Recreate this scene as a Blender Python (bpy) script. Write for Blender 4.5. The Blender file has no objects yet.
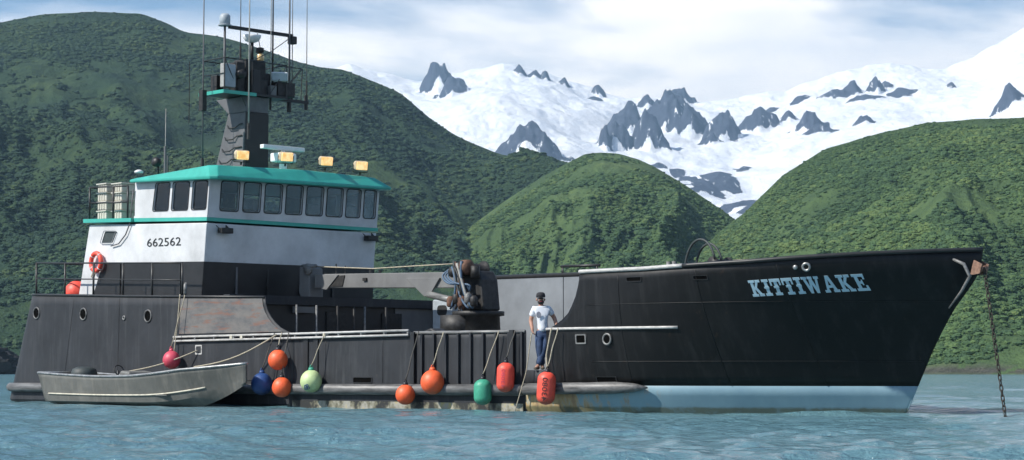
import bpy, bmesh, math, random
import numpy as np
from mathutils import Vector, Matrix

R = math.radians
rnd = random.Random(7)
scene = bpy.context.scene
col = scene.collection

# ------------------------------------------------------------------ camera
cam_d = bpy.data.cameras.new('camera')
cam_d.sensor_width = 36.0
cam_d.lens = 72.07
cam_d.clip_start = 0.5
cam_d.clip_end = 80000
cam = bpy.data.objects.new('camera', cam_d)
cam.location = (0, 0, 0.93)
cam.rotation_euler = (R(90 + 3.95), 0, 0)
col.objects.link(cam)
scene.camera = cam

# ------------------------------------------------------------------ light
SUN_ELEV, SUN_AZ = 43.0, -115.0          # azimuth clockwise from +Y (view axis): left, a little behind
world = bpy.data.worlds.new('World')
scene.world = world
world.use_nodes = True
wt = world.node_tree
wt.nodes.clear()
wo = wt.nodes.new('ShaderNodeOutputWorld')
bg = wt.nodes.new('ShaderNodeBackground')
bg.inputs['Strength'].default_value = 0.085
sky = wt.nodes.new('ShaderNodeTexSky')
sky.sky_type = 'NISHITA'
sky.sun_disc = False
sky.sun_elevation = R(SUN_ELEV)
sky.sun_rotation = R(SUN_AZ)
sky.dust_density = 0.2
sky.ozone_density = 5.0
tc = wt.nodes.new('ShaderNodeTexCoord')
sep = wt.nodes.new('ShaderNodeSeparateXYZ')
wt.links.new(tc.outputs['Generated'], sep.inputs[0])
addz = wt.nodes.new('ShaderNodeMath'); addz.operation = 'ADD'; addz.inputs[1].default_value = 0.22
absz = wt.nodes.new('ShaderNodeMath'); absz.operation = 'ABSOLUTE'
wt.links.new(sep.outputs['Z'], absz.inputs[0]); wt.links.new(absz.outputs[0], addz.inputs[0])
dvx = wt.nodes.new('ShaderNodeMath'); dvx.operation = 'DIVIDE'
dvy = wt.nodes.new('ShaderNodeMath'); dvy.operation = 'DIVIDE'
wt.links.new(sep.outputs['X'], dvx.inputs[0]); wt.links.new(addz.outputs[0], dvx.inputs[1])
wt.links.new(sep.outputs['Y'], dvy.inputs[0]); wt.links.new(addz.outputs[0], dvy.inputs[1])
comb = wt.nodes.new('ShaderNodeCombineXYZ')
wt.links.new(dvx.outputs[0], comb.inputs[0]); wt.links.new(dvy.outputs[0], comb.inputs[1])
cmap = wt.nodes.new('ShaderNodeMapping')
cmap.inputs['Location'].default_value = (2.4, 6.6, 0)
cmap.inputs['Scale'].default_value = (0.75, 1.0, 1)
wt.links.new(comb.outputs[0], cmap.inputs[0])
cn = wt.nodes.new('ShaderNodeTexNoise')
cn.inputs['Scale'].default_value = 1.7
cn.inputs['Detail'].default_value = 7
cn.inputs['Roughness'].default_value = 0.56
cn.inputs['Distortion'].default_value = 0.35
wt.links.new(cmap.outputs[0], cn.inputs['Vector'])
cr = wt.nodes.new('ShaderNodeValToRGB')
cr.color_ramp.elements[0].position = 0.50
cr.color_ramp.elements[1].position = 0.635
# the deck thickens towards the horizon on every side, as a bank of low cloud seen edge-on does
bank = wt.nodes.new('ShaderNodeMapRange')
bank.inputs[1].default_value = 0.10; bank.inputs[2].default_value = 0.42
bank.inputs[3].default_value = 0.16; bank.inputs[4].default_value = -0.10
wt.links.new(absz.outputs[0], bank.inputs[0])
badd = wt.nodes.new('ShaderNodeMath'); badd.operation = 'ADD'
wt.links.new(cn.outputs['Fac'], badd.inputs[0]); wt.links.new(bank.outputs[0], badd.inputs[1])
wt.links.new(badd.outputs[0], cr.inputs[0])
cn2 = wt.nodes.new('ShaderNodeTexNoise')           # soft grey shading inside the cloud deck
cn2.inputs['Scale'].default_value = 3.4
cn2.inputs['Detail'].default_value = 6
wt.links.new(cmap.outputs[0], cn2.inputs['Vector'])
cr2 = wt.nodes.new('ShaderNodeValToRGB')
cr2.color_ramp.elements[0].position = 0.35
cr2.color_ramp.elements[0].color = (8.4, 8.8, 9.5, 1)
cr2.color_ramp.elements[1].position = 0.62
cr2.color_ramp.elements[1].color = (12.4, 11.8, 11.3, 1)
wt.links.new(cn2.outputs['Fac'], cr2.inputs[0])
cmix = wt.nodes.new('ShaderNodeMix'); cmix.data_type = 'RGBA'
wt.links.new(cr.outputs[0], cmix.inputs[0])
wt.links.new(sky.outputs[0], cmix.inputs[6])
wt.links.new(cr2.outputs[0], cmix.inputs[7])
wt.links.new(cmix.outputs[2], bg.inputs['Color'])
wt.links.new(bg.outputs[0], wo.inputs[0])

sun_d = bpy.data.lights.new('sun', 'SUN')
sun_d.energy = 4.3
sun_d.angle = R(0.53)
sun_d.color = (1.0, 0.96, 0.89)
sun = bpy.data.objects.new('sun', sun_d)
az = R(SUN_AZ)
sd = Vector((math.sin(az) * math.cos(R(SUN_ELEV)), math.cos(az) * math.cos(R(SUN_ELEV)), math.sin(R(SUN_ELEV))))
sun.rotation_euler = (-sd).to_track_quat('-Z', 'Y').to_euler()
sun.location = sd * 100
col.objects.link(sun)

scene.view_settings.view_transform = 'Standard'
scene.view_settings.look = 'None'
scene.view_settings.exposure = 0.68
scene.view_settings.gamma = 1.0
scene.cycles.max_bounces = 6
scene.cycles.volume_bounces = 0
scene.cycles.use_denoising = True

# ------------------------------------------------------------------ materials
def new_mat(name):
    m = bpy.data.materials.new(name)
    m.use_nodes = True
    nt = m.node_tree
    return m, nt, nt.nodes['Principled BSDF']

def link(nt, a, b):
    nt.links.new(a, b)

def noise_node(nt, scale, detail=4, rough=0.55, coord='Object', stretch=(1, 1, 1), dist=0.0):
    t = nt.nodes.new('ShaderNodeTexCoord')
    mp = nt.nodes.new('ShaderNodeMapping')
    mp.inputs['Scale'].default_value = stretch
    link(nt, t.outputs[coord], mp.inputs[0])
    n = nt.nodes.new('ShaderNodeTexNoise')
    n.inputs['Scale'].default_value = scale
    n.inputs['Detail'].default_value = detail
    n.inputs['Roughness'].default_value = rough
    n.inputs['Distortion'].default_value = dist
    link(nt, mp.outputs[0], n.inputs['Vector'])
    return n

def ramp(nt, src, stops):
    r = nt.nodes.new('ShaderNodeValToRGB')
    e = r.color_ramp.elements
    while len(e) < len(stops):
        e.new(0.5)
    for i, (p, c) in enumerate(stops):
        e[i].position = p
        e[i].color = (c[0], c[1], c[2], 1) if not isinstance(c, (int, float)) else (c, c, c, 1)
    link(nt, src, r.inputs[0])
    return r

def mixc(nt, fac, a, b):
    m = nt.nodes.new('ShaderNodeMix'); m.data_type = 'RGBA'
    if isinstance(fac, (int, float)): m.inputs[0].default_value = fac
    else: link(nt, fac, m.inputs[0])
    for i, c in ((6, a), (7, b)):
        if isinstance(c, tuple): m.inputs[i].default_value = (c[0], c[1], c[2], 1)
        else: link(nt, c, m.inputs[i])
    return m.outputs[2]

def bump(nt, bs, src, strength, dist):
    b = nt.nodes.new('ShaderNodeBump')
    b.inputs['Strength'].default_value = strength
    b.inputs['Distance'].default_value = dist
    link(nt, src, b.inputs['Height'])
    link(nt, b.outputs[0], bs.inputs['Normal'])

def simple(name, c, rough=0.5, metal=0.0, var=0.25, scale=6.0, bmp=0.0, stretch=(1, 1, 1), spec=0.5):
    m, nt, bs = new_mat(name)
    n = noise_node(nt, scale, 5, 0.6, stretch=stretch)
    lo = tuple(x * (1 - var) for x in c); hi = tuple(min(1, x * (1 + var)) for x in c)
    r = ramp(nt, n.outputs['Fac'], [(0.3, lo), (0.7, hi)])
    link(nt, r.outputs[0], bs.inputs['Base Color'])
    bs.inputs['Roughness'].default_value = rough
    bs.inputs['Metallic'].default_value = metal
    bs.inputs['Specular IOR Level'].default_value = spec
    if bmp: bump(nt, bs, n.outputs['Fac'], bmp, 0.02)
    return m

def worn_paint(name, c, worn, rust, worn_amt, rust_amt, rough=0.55):
    """Ship's paint: faded patches, vertical run marks, a little rust."""
    m, nt, bs = new_mat(name)
    n1 = noise_node(nt, 0.7, 6, 0.65)
    n2 = noise_node(nt, 2.2, 6, 0.7, stretch=(2.2, 1, 0.22))
    n3 = noise_node(nt, 5.0, 8, 0.7, stretch=(1, 1, 0.45))
    base = ramp(nt, n1.outputs['Fac'], [(0.3, tuple(x * 0.75 for x in c)), (0.7, tuple(x * 1.25 for x in c))])
    f2 = ramp(nt, n2.outputs['Fac'], [(0.5, 0.0), (0.8, worn_amt)])
    k = mixc(nt, f2.outputs[0], base.outputs[0], worn)
    f3 = ramp(nt, n3.outputs['Fac'], [(0.62, 0.0), (0.72, rust_amt)])
    k = mixc(nt, f3.outputs[0], k, rust)
    link(nt, k, bs.inputs['Base Color'])
    bs.inputs['Roughness'].default_value = rough
    bs.inputs['Specular IOR Level'].default_value = 0.3
    n4 = noise_node(nt, 1.1, 3, 0.5)
    bump(nt, bs, n4.outputs['Fac'], 0.5, 0.05)
    return m

M = {}
RUST = (0.16, 0.07, 0.035)
M['hull_grey'] = worn_paint('faded_charcoal_paint', (0.026, 0.028, 0.032), (0.075, 0.077, 0.08), (0.10, 0.075, 0.06), 0.6, 0.35, 0.6)
M['hull_black'] = worn_paint('black_hull_paint', (0.007, 0.007, 0.0075), (0.034, 0.034, 0.035), (0.06, 0.036, 0.022), 0.6, 0.45, 0.45)
M['black'] = simple('black_paint', (0.014, 0.014, 0.015), 0.5, var=0.3, scale=3)
M['black_rail'] = simple('black_rail_paint', (0.02, 0.02, 0.02), 0.45)
M['rubber'] = simple('black_rubber', (0.012, 0.012, 0.012), 0.7)
M['dark_metal'] = simple('dark_greasy_metal', (0.03, 0.029, 0.028), 0.55, 0.3, 0.5, 9)
M['pipe'] = simple('scuffed_grey_pipe', (0.17, 0.17, 0.165), 0.5, 0.2, 0.5, 5, stretch=(0.6, 3, 3))
M['fender_pipe'] = simple('scuffed_dark_fender_pipe', (0.12, 0.118, 0.115), 0.5, 0.1, 0.6, 3.5, stretch=(0.5, 3, 3))
M['rail_white'] = simple('chipped_white_rail', (0.42, 0.41, 0.39), 0.5, 0, 0.35, 6, stretch=(0.8, 4, 4))
M['white'] = worn_paint('white_house_paint', (0.55, 0.555, 0.56), (0.56, 0.56, 0.54), (0.40, 0.32, 0.25), 0.25, 0.15, 0.4)
M['white_trim'] = simple('white_enamel', (0.7, 0.7, 0.7), 0.35, var=0.08)
M['teal'] = simple('teal_enamel', (0.045, 0.36, 0.29), 0.35, var=0.12, scale=2)
M['grey_light'] = worn_paint('pale_grey_bulwark_paint', (0.185, 0.20, 0.215), (0.2, 0.21, 0.22), (0.2, 0.15, 0.12), 0.4, 0.15, 0.5)
M['grey_mid'] = worn_paint('grey_crane_paint', (0.15, 0.15, 0.148), (0.2, 0.2, 0.19), (0.13, 0.085, 0.06), 0.5, 0.4, 0.5)
M['deck'] = simple('grey_deck_paint', (0.09, 0.09, 0.09), 0.8, var=0.4, scale=2)
M['cabinet'] = simple('pale_blue_grey_cabinet', (0.33, 0.37, 0.40), 0.5, var=0.15)
M['mast_grey'] = simple('grey_mast_paint', (0.10, 0.10, 0.105), 0.55, var=0.25, scale=3)
M['rope'] = simple('weathered_rope', (0.36, 0.32, 0.24), 0.9, var=0.3, scale=30)
M['rope_dark'] = simple('dark_rope', (0.09, 0.085, 0.075), 0.9, var=0.3, scale=30)
M['hose_blue'] = simple('faded_blue_hose', (0.06, 0.105, 0.165), 0.6)
M['hose_white'] = simple('pale_hose', (0.27, 0.27, 0.25), 0.6)
M['hose_dark'] = simple('dark_hose', (0.035, 0.045, 0.045), 0.6)
M['steel'] = simple('galvanised_steel', (0.35, 0.35, 0.34), 0.4, 0.7, 0.3, 8)
M['rusty'] = simple('rusty_steel', (0.12, 0.062, 0.04), 0.8, 0.1, 0.5, 12)
M['chain'] = simple('rusty_dark_chain', (0.05, 0.043, 0.036), 0.7, 0.4, 0.5, 20)
M['copper'] = simple('copper_coloured_roller', (0.27, 0.16, 0.115), 0.5, 0.4, 0.4, 14)
M['lamp_amber'] = simple('amber_lamp_glass', (0.85, 0.56, 0.27), 0.15, var=0.35, scale=9)
M['lamp_body'] = simple('tan_lamp_housing', (0.50, 0.40, 0.27), 0.5)
M['letter'] = simple('pale_blue_lettering', (0.40, 0.56, 0.64), 0.5, var=0.12, scale=10)
M['number'] = simple('black_lettering', (0.02, 0.02, 0.02), 0.5)
M['tote'] = simple('cream_plastic_tote', (0.52, 0.50, 0.43), 0.5, var=0.1)
M['grey_sheet'] = simple('grey_weathered_board', (0.30, 0.30, 0.29), 0.7)
M['aluminium'] = worn_paint('oxidised_aluminium', (0.115, 0.115, 0.105), (0.23, 0.215, 0.185), (0.13, 0.085, 0.05), 0.8, 0.6, 0.5)
M['alu_in'] = simple('dull_aluminium_inside', (0.16, 0.16, 0.15), 0.6, 0.2, 0.3)
M['cream'] = simple('cream_spray_rail', (0.5, 0.47, 0.38), 0.6, var=0.25)
M['seat'] = simple('pale_seat_cloth', (0.55, 0.55, 0.52), 0.8)
M['wood'] = simple('varnished_console', (0.20, 0.13, 0.08), 0.5)
M['hole_dark'] = simple('painted_hole_dark', (0.003, 0.003, 0.003), 0.9, spec=0.05)  # near-black paint for the shade inside hull holes
M['port_in'] = simple('grey_port_wall', (0.10, 0.10, 0.10), 0.7)

def lit_lamp():
    m, nt, bs = new_mat('lit_sodium_lamp')
    n = noise_node(nt, 7, 4, 0.6)
    r = ramp(nt, n.outputs['Fac'], [(0.35, (0.85, 0.46, 0.14)), (0.65, (1.0, 0.72, 0.36))])
    link(nt, r.outputs[0], bs.inputs['Base Color']); link(nt, r.outputs[0], bs.inputs['Emission Color'])
    bs.inputs['Emission Strength'].default_value = 0.55
    bs.inputs['Roughness'].default_value = 0.15
    return m
M['lamp_lit'] = lit_lamp()

def buoy_mat(name, c):
    m, nt, bs = new_mat(name)
    n = noise_node(nt, 5, 6, 0.65)
    n2 = noise_node(nt, 16, 5, 0.7, stretch=(1, 1, 0.4))
    k = ramp(nt, n.outputs['Fac'], [(0.3, tuple(x * 0.8 for x in c)), (0.7, tuple(min(1, x * 1.1 + 0.01) for x in c))])
    f = ramp(nt, n2.outputs['Fac'], [(0.58, 0.0), (0.75, 0.35)])
    link(nt, mixc(nt, f.outputs[0], k.outputs[0], tuple(x * 0.45 + 0.04 for x in c)), bs.inputs['Base Color'])
    n3 = noise_node(nt, 9, 6, 0.75)
    t = nt.nodes.new('ShaderNodeTexCoord'); sx = nt.nodes.new('ShaderNodeSeparateXYZ'); link(nt, t.outputs['Object'], sx.inputs[0])
    mr = nt.nodes.new('ShaderNodeMapRange'); mr.inputs[1].default_value = 0.05; mr.inputs[2].default_value = -0.28; link(nt, sx.outputs[2], mr.inputs[0])
    ml = nt.nodes.new('ShaderNodeMath'); ml.operation = 'MULTIPLY'; link(nt, mr.outputs[0], ml.inputs[0]); link(nt, n3.outputs['Fac'], ml.inputs[1])
    fs_ = ramp(nt, ml.outputs[0], [(0.28, 0.0), (0.55, 0.55)])
    old = bs.inputs['Base Color'].links[0].from_socket
    link(nt, mixc(nt, fs_.outputs[0], old, (0.10, 0.09, 0.05)), bs.inputs['Base Color'])
    bump(nt, bs, n.outputs['Fac'], 0.35, 0.03)
    bs.inputs['Roughness'].default_value = 0.5
    bs.inputs['Subsurface Weight'].default_value = 0.0
    return m
M['b_orange'] = buoy_mat('orange_vinyl', (0.80, 0.115, 0.03))
M['b_red'] = buoy_mat('coral_red_vinyl', (0.82, 0.085, 0.05))
M['b_pink'] = buoy_mat('faded_pink_vinyl', (0.55, 0.06, 0.10))
M['b_blue'] = buoy_mat('deep_blue_vinyl', (0.012, 0.055, 0.20))
M['b_green'] = buoy_mat('pale_green_vinyl', (0.50, 0.62, 0.30))
M['b_teal'] = buoy_mat('sea_green_vinyl', (0.045, 0.32, 0.20))
M['b_blackneck'] = simple('buoy_neck', (0.015, 0.015, 0.02), 0.5)
M['b_mark'] = simple('blue_mark', (0.03, 0.07, 0.22), 0.6)

# glass with a real see-through share
def glass_mat(name, tint, refl):
    m = bpy.data.materials.new(name); m.use_nodes = True
    nt = m.node_tree; nt.nodes.clear()
    o = nt.nodes.new('ShaderNodeOutputMaterial')
    tr = nt.nodes.new('ShaderNodeBsdfTransparent'); tr.inputs[0].default_value = (*tint, 1)
    gl = nt.nodes.new('ShaderNodeBsdfGlossy'); gl.inputs['Roughness'].default_value = 0.02
    gl.inputs[0].default_value = (0.9, 0.95, 1, 1)
    fr = nt.nodes.new('ShaderNodeFresnel'); fr.inputs[0].default_value = refl
    mx = nt.nodes.new('ShaderNodeMixShader')
    link(nt, fr.outputs[0], mx.inputs[0]); link(nt, tr.outputs[0], mx.inputs[1]); link(nt, gl.outputs[0], mx.inputs[2])
    link(nt, mx.outputs[0], o.inputs[0])
    return m
M['glass'] = glass_mat('tinted_window_glass', (0.86, 0.88, 0.89), 1.5)

# bow paint below the load line: pale blue with rust bleeding aft and weed at the water
def boot_mat():
    m, nt, bs = new_mat('pale_blue_boot_topping')
    n1 = noise_node(nt, 1.2, 6, 0.65, stretch=(1, 1, 0.5))
    base = ramp(nt, n1.outputs['Fac'], [(0.3, (0.155, 0.26, 0.32)), (0.7, (0.21, 0.33, 0.385))])
    t = nt.nodes.new('ShaderNodeTexCoord'); s = nt.nodes.new('ShaderNodeSeparateXYZ')
    link(nt, t.outputs['Object'], s.inputs[0])
    mr = nt.nodes.new('ShaderNodeMapRange'); mr.inputs[1].default_value = 27.0; mr.inputs[2].default_value = 22.6
    link(nt, s.outputs[0], mr.inputs[0])
    n2 = noise_node(nt, 2.6, 7, 0.7, stretch=(1.6, 1, 0.5))
    a = nt.nodes.new('ShaderNodeMath'); a.operation = 'MULTIPLY_ADD'; a.inputs[1].default_value = 0.42; 
    link(nt, mr.outputs[0], a.inputs[0]); link(nt, n2.outputs['Fac'], a.inputs[2])
    f = ramp(nt, a.outputs[0], [(0.72, 0.0), (0.88, 0.85)])
    rustc = ramp(nt, n2.outputs['Fac'], [(0.35, (0.42, 0.38, 0.27)), (0.5, (0.48, 0.31, 0.11)), (0.68, (0.20, 0.10, 0.05))])
    k = mixc(nt, f.outputs[0], base.outputs[0], rustc.outputs[0])
    mz = nt.nodes.new('ShaderNodeMapRange'); mz.inputs[1].default_value = 0.11; mz.inputs[2].default_value = 0.02
    link(nt, s.outputs[2], mz.inputs[0])
    n3 = noise_node(nt, 4, 5, 0.7, stretch=(1, 1, 1))
    w = nt.nodes.new('ShaderNodeMath'); w.operation = 'MULTIPLY'
    link(nt, mz.outputs[0], w.inputs[0]); link(nt, n3.outputs['Fac'], w.inputs[1])
    wf = ramp(nt, w.outputs[0], [(0.2, 0.0), (0.5, 0.8)])
    k = mixc(nt, wf.outputs[0], k, (0.10, 0.10, 0.05))
    link(nt, k, bs.inputs['Base Color'])
    bs.inputs['Roughness'].default_value = 0.5
    return m
M['boot'] = boot_mat()

# scraped plate on the quarter: bare grey with rust-red bands worn through the paint
def scraped_mat():
    m, nt, bs = new_mat('scraped_primer_plate')
    n1 = noise_node(nt, 2.6, 7, 0.7, stretch=(0.5, 1, 1.1))
    base = ramp(nt, n1.outputs['Fac'], [(0.32, (0.06, 0.065, 0.075)), (0.5, (0.125, 0.12, 0.115)), (0.68, (0.17, 0.155, 0.14))])
    n2 = noise_node(nt, 3.1, 5, 0.7, stretch=(0.35, 1, 2.6), dist=0.4)
    f = ramp(nt, n2.outputs['Fac'], [(0.53, 0.0), (0.63, 0.75)])
    k = mixc(nt, f.outputs[0], base.outputs[0], (0.19, 0.085, 0.055))
    link(nt, k, bs.inputs['Base Color'])
    bs.inputs['Roughness'].default_value = 0.65
    return m
M['scraped'] = scraped_mat()

# waterline growth on the low dark hull
def water_strake_mat():
    m, nt, bs = new_mat('stained_waterline_strake')
    n2 = noise_node(nt, 1.5, 7, 0.7, stretch=(1.0, 1, 0.8))
    r = ramp(nt, n2.outputs['Fac'], [(0.44, (0.02, 0.02, 0.018)), (0.50, (0.16, 0.15, 0.10)), (0.57, (0.30, 0.29, 0.25)), (0.66, (0.38, 0.30, 0.09))])
    link(nt, r.outputs[0], bs.inputs['Base Color'])
    bs.inputs['Roughness'].default_value = 0.6
    return m
M['strake'] = water_strake_mat()

for nd in M['aluminium'].node_tree.nodes:
    if nd.type == 'BUMP': nd.inputs['Strength'].default_value = 0.9; nd.inputs['Distance'].default_value = 0.07
# ------------------------------------------------------------------ mesh helpers
def tag(o, label=None, cat=None, group=None, kind=None):
    if label: o['label'] = label
    if cat: o['category'] = cat
    if group: o['group'] = group
    if kind: o['kind'] = kind
    return o

def mk(name, verts, faces, mat, parent=None, smooth=False, fix=False):
    me = bpy.data.meshes.new(name)
    me.from_pydata([tuple(v) for v in verts], [], [tuple(f) for f in faces])
    if fix:
        b = bmesh.new(); b.from_mesh(me)
        bmesh.ops.recalc_face_normals(b, faces=b.faces)
        b.to_mesh(me); b.free()
    if mat: me.materials.append(mat)
    if smooth: me.polygons.foreach_set('use_smooth', [True] * len(me.polygons))
    o = bpy.data.objects.new(name, me)
    col.objects.link(o)
    if parent: o.parent = parent
    return o

def empty(name, loc=(0, 0, 0), rz=0.0):
    o = bpy.data.objects.new(name, None)
    o.empty_display_size = 0.2
    o.location = loc; o.rotation_euler = (0, 0, rz)
    col.objects.link(o)
    return o

class MB:
    def __init__(s): s.v = []; s.f = []
    def add(s, vs, fs):
        n = len(s.v); s.v += [tuple(x) for x in vs]; s.f += [tuple(i + n for i in f) for f in fs]
        return s
    def box(s, a, b):
        (x0, y0, z0), (x1, y1, z1) = a, b
        x0, x1 = sorted((x0, x1)); y0, y1 = sorted((y0, y1)); z0, z1 = sorted((z0, z1))
        return s.add([(x0, y0, z0), (x1, y0, z0), (x1, y1, z0), (x0, y1, z0), (x0, y0, z1), (x1, y0, z1), (x1, y1, z1), (x0, y1, z1)],
                     [(3, 2, 1, 0), (4, 5, 6, 7), (0, 1, 5, 4), (1, 2, 6, 5), (2, 3, 7, 6), (3, 0, 4, 7)])
    def tube(s, pts, r, n=8, r2=None, cap=True):
        pts = [Vector(p) for p in pts]; k = len(pts)
        vs = []; fs = []
        up = None
        for i, p in enumerate(pts):
            d = (pts[min(i + 1, k - 1)] - pts[max(i - 1, 0)]).normalized()
            if up is None:
                up = d.orthogonal().normalized()
            a = (up - d * up.dot(d)).normalized(); up = a
            b = d.cross(a)
            rr = r[i] if isinstance(r, (list, tuple)) else (r if r2 is None else r + (r2 - r) * i / (k - 1))
            for j in range(n):
                t = 2 * math.pi * j / n
                vs.append(p + a * (rr * math.cos(t)) + b * (rr * math.sin(t)))
        for i in range(k - 1):
            for j in range(n):
                fs.append((i * n + j, i * n + (j + 1) % n, (i + 1) * n + (j + 1) % n, (i + 1) * n + j))
        if cap:
            fs.append(tuple(reversed(range(n)))); fs.append(tuple((k - 1) * n + j for j in range(n)))
        return s.add(vs, fs)
    def lathe(s, prof, n=16, axis=(0, 0, 1), at=(0, 0, 0)):
        """prof: list of (radius, height) along the axis."""
        ax = Vector(axis).normalized(); a = ax.orthogonal().normalized(); b = ax.cross(a); at = Vector(at)
        vs = []; fs = []
        for r, h in prof:
            for j in range(n):
                t = 2 * math.pi * j / n
                vs.append(at + ax * h + a * (r * math.cos(t)) + b * (r * math.sin(t)))
        for i in range(len(prof) - 1):
            for j in range(n):
                fs.append((i * n + j, i * n + (j + 1) % n, (i + 1) * n + (j + 1) % n, (i + 1) * n + j))
        fs.append(tuple(reversed(range(n)))); fs.append(tuple((len(prof) - 1) * n + j for j in range(n)))
        return s.add(vs, fs)
    def prism(s, poly, vec):
        n = len(poly); vec = Vector(vec)
        vs = [Vector(p) for p in poly] + [Vector(p) + vec for p in poly]
        fs = [tuple(reversed(range(n))), tuple(range(n, 2 * n))] + [(i, (i + 1) % n, n + (i + 1) % n, n + i) for i in range(n)]
        return s.add(vs, fs)
    def torus(s, c, axis, R0, r, n=18, m=8):
        ax = Vector(axis).normalized(); a = ax.orthogonal().normalized(); b = ax.cross(a); c = Vector(c)
        vs = []; fs = []
        for i in range(n):
            t = 2 * math.pi * i / n; d = a * math.cos(t) + b * math.sin(t)
            for j in range(m):
                q = 2 * math.pi * j / m
                vs.append(c + d * (R0 + r * math.cos(q)) + ax * (r * math.sin(q)))
        for i in range(n):
            for j in range(m):
                fs.append((i * m + j, i * m + (j + 1) % m, ((i + 1) % n) * m + (j + 1) % m, ((i + 1) % n) * m + j))
        return s.add(vs, fs)
    def build(s, name, mat, parent=None, smooth=False, bevel=0.0):
        o = mk(name, s.v, s.f, mat, parent, smooth, fix=True)
        if bevel:
            b = o.modifiers.new('bevel', 'BEVEL'); b.width = bevel; b.segments = 2; b.limit_method = 'ANGLE'
        if smooth == 'auto':
            pass
        return o

def curve(pts, n=6):
    """Catmull-Rom points through pts"""
    P = [Vector(p) for p in pts]; P = [P[0] * 2 - P[1]] + P + [P[-1] * 2 - P[-2]]
    out = []
    for i in range(1, len(P) - 2):
        for j in range(n):
            t = j / n; a, b, c, d = P[i - 1:i + 3]
            out.append(0.5 * ((2 * b) + (c - a) * t + (2 * a - 5 * b + 4 * c - d) * t * t + (3 * b - a - 3 * c + d) * t ** 3))
    return out + [P[-2]]

def rounded(poly, r, n=4):
    """round the corners of a 2-D convex polygon"""
    out = []
    k = len(poly)
    for i in range(k):
        p0 = Vector(poly[i - 1]); p = Vector(poly[i]); p1 = Vector(poly[(i + 1) % k])
        a = (p0 - p).normalized(); b = (p1 - p).normalized()
        A = p + a * r; Bq = p + b * r
        for j in range(n + 1):
            t = j / n
            q = A * (1 - t) ** 2 + p * (2 * t * (1 - t)) + Bq * t ** 2
            out.append((q.x, q.y))
    return out

def plate(name, outline, holes, f3, thick, mat, parent):
    """flat plate with real openings; f3 maps (a, b) to 3-D, thick is the offset vector of its back"""
    bm = bmesh.new(); edges = []; loops = []
    for lp in [outline] + holes:
        vs = [bm.verts.new(f3(*p)) for p in lp]
        loops.append(vs)
        for i in range(len(vs)): edges.append(bm.edges.new((vs[i], vs[(i + 1) % len(vs)])))
    bmesh.ops.triangle_fill(bm, use_beauty=True, use_dissolve=False, edges=edges)
    if holes:
        def inside(p, poly):
            c = False
            for i in range(len(poly)):
                (x0, y0), (x1, y1) = poly[i - 1], poly[i]
                if (y0 > p[1]) != (y1 > p[1]) and p[0] < (x1 - x0) * (p[1] - y0) / (y1 - y0) + x0: c = not c
            return c
        uv = {v: p for vs, lp in zip(loops, [outline] + holes) for v, p in zip(vs, lp)}
        bad = []
        for f in bm.faces:
            p = [sum(uv[v][k] for v in f.verts) / len(f.verts) for k in (0, 1)]
            if any(inside(p, h) for h in holes): bad.append(f)
        if bad: bmesh.ops.delete(bm, geom=bad, context='FACES_ONLY')
    tv = Vector(thick)
    front = list(bm.faces); mp = {}
    for vs in loops:
        for v in vs: mp[v] = bm.verts.new(v.co + tv)
    for f in front: bm.faces.new([mp[v] for v in reversed(f.verts)])
    for vs in loops:
        for i in range(len(vs)):
            a, b = vs[i], vs[(i + 1) % len(vs)]
            bm.faces.new([a, b, mp[b], mp[a]])
    bmesh.ops.recalc_face_normals(bm, faces=bm.faces)
    me = bpy.data.meshes.new(name); bm.to_mesh(me); bm.free()
    me.materials.append(mat)
    o = bpy.data.objects.new(name, me); col.objects.link(o); o.parent = parent
    return o

def text_mesh(s, size, extr=0.0):
    c = bpy.data.curves.new('t', 'FONT'); c.body = s; c.size = size; c.align_x = 'CENTER'; c.align_y = 'CENTER'
    c.resolution_u = 3
    o = bpy.data.objects.new('t', c)
    me = bpy.data.meshes.new_from_object(o)
    bpy.data.objects.remove(o)
    vs = [tuple(v.co) for v in me.vertices]; fs = [tuple(p.vertices) for p in me.polygons]
    bpy.data.meshes.remove(me)
    return vs, fs

# ------------------------------------------------------------------ numpy noise
def vnoise(x, y, seed):
    rs = np.random.RandomState(seed); T = rs.rand(256, 256)
    xi = np.floor(x).astype(int); yi = np.floor(y).astype(int)
    fx = x - xi; fy = y - yi
    fx = fx * fx * fx * (fx * (fx * 6 - 15) + 10); fy = fy * fy * fy * (fy * (fy * 6 - 15) + 10)
    a = T[xi % 256, yi % 256]; b = T[(xi + 1) % 256, yi % 256]; c = T[xi % 256, (yi + 1) % 256]; d = T[(xi + 1) % 256, (yi + 1) % 256]
    return (a * (1 - fx) + b * fx) * (1 - fy) + (c * (1 - fx) + d * fx) * fy

def fbm(x, y, oct=5, seed=1, gain=0.5, ridged=False):
    t = 0; amp = 1; tot = 0
    for i in range(oct):
        n = vnoise(x * 2 ** i + 17.3 * i, y * 2 ** i + 5.1 * i, seed + i)
        if ridged: n = 1 - np.abs(2 * n - 1)
        t = t + amp * n; tot += amp; amp *= gain
    return t / tot

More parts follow.
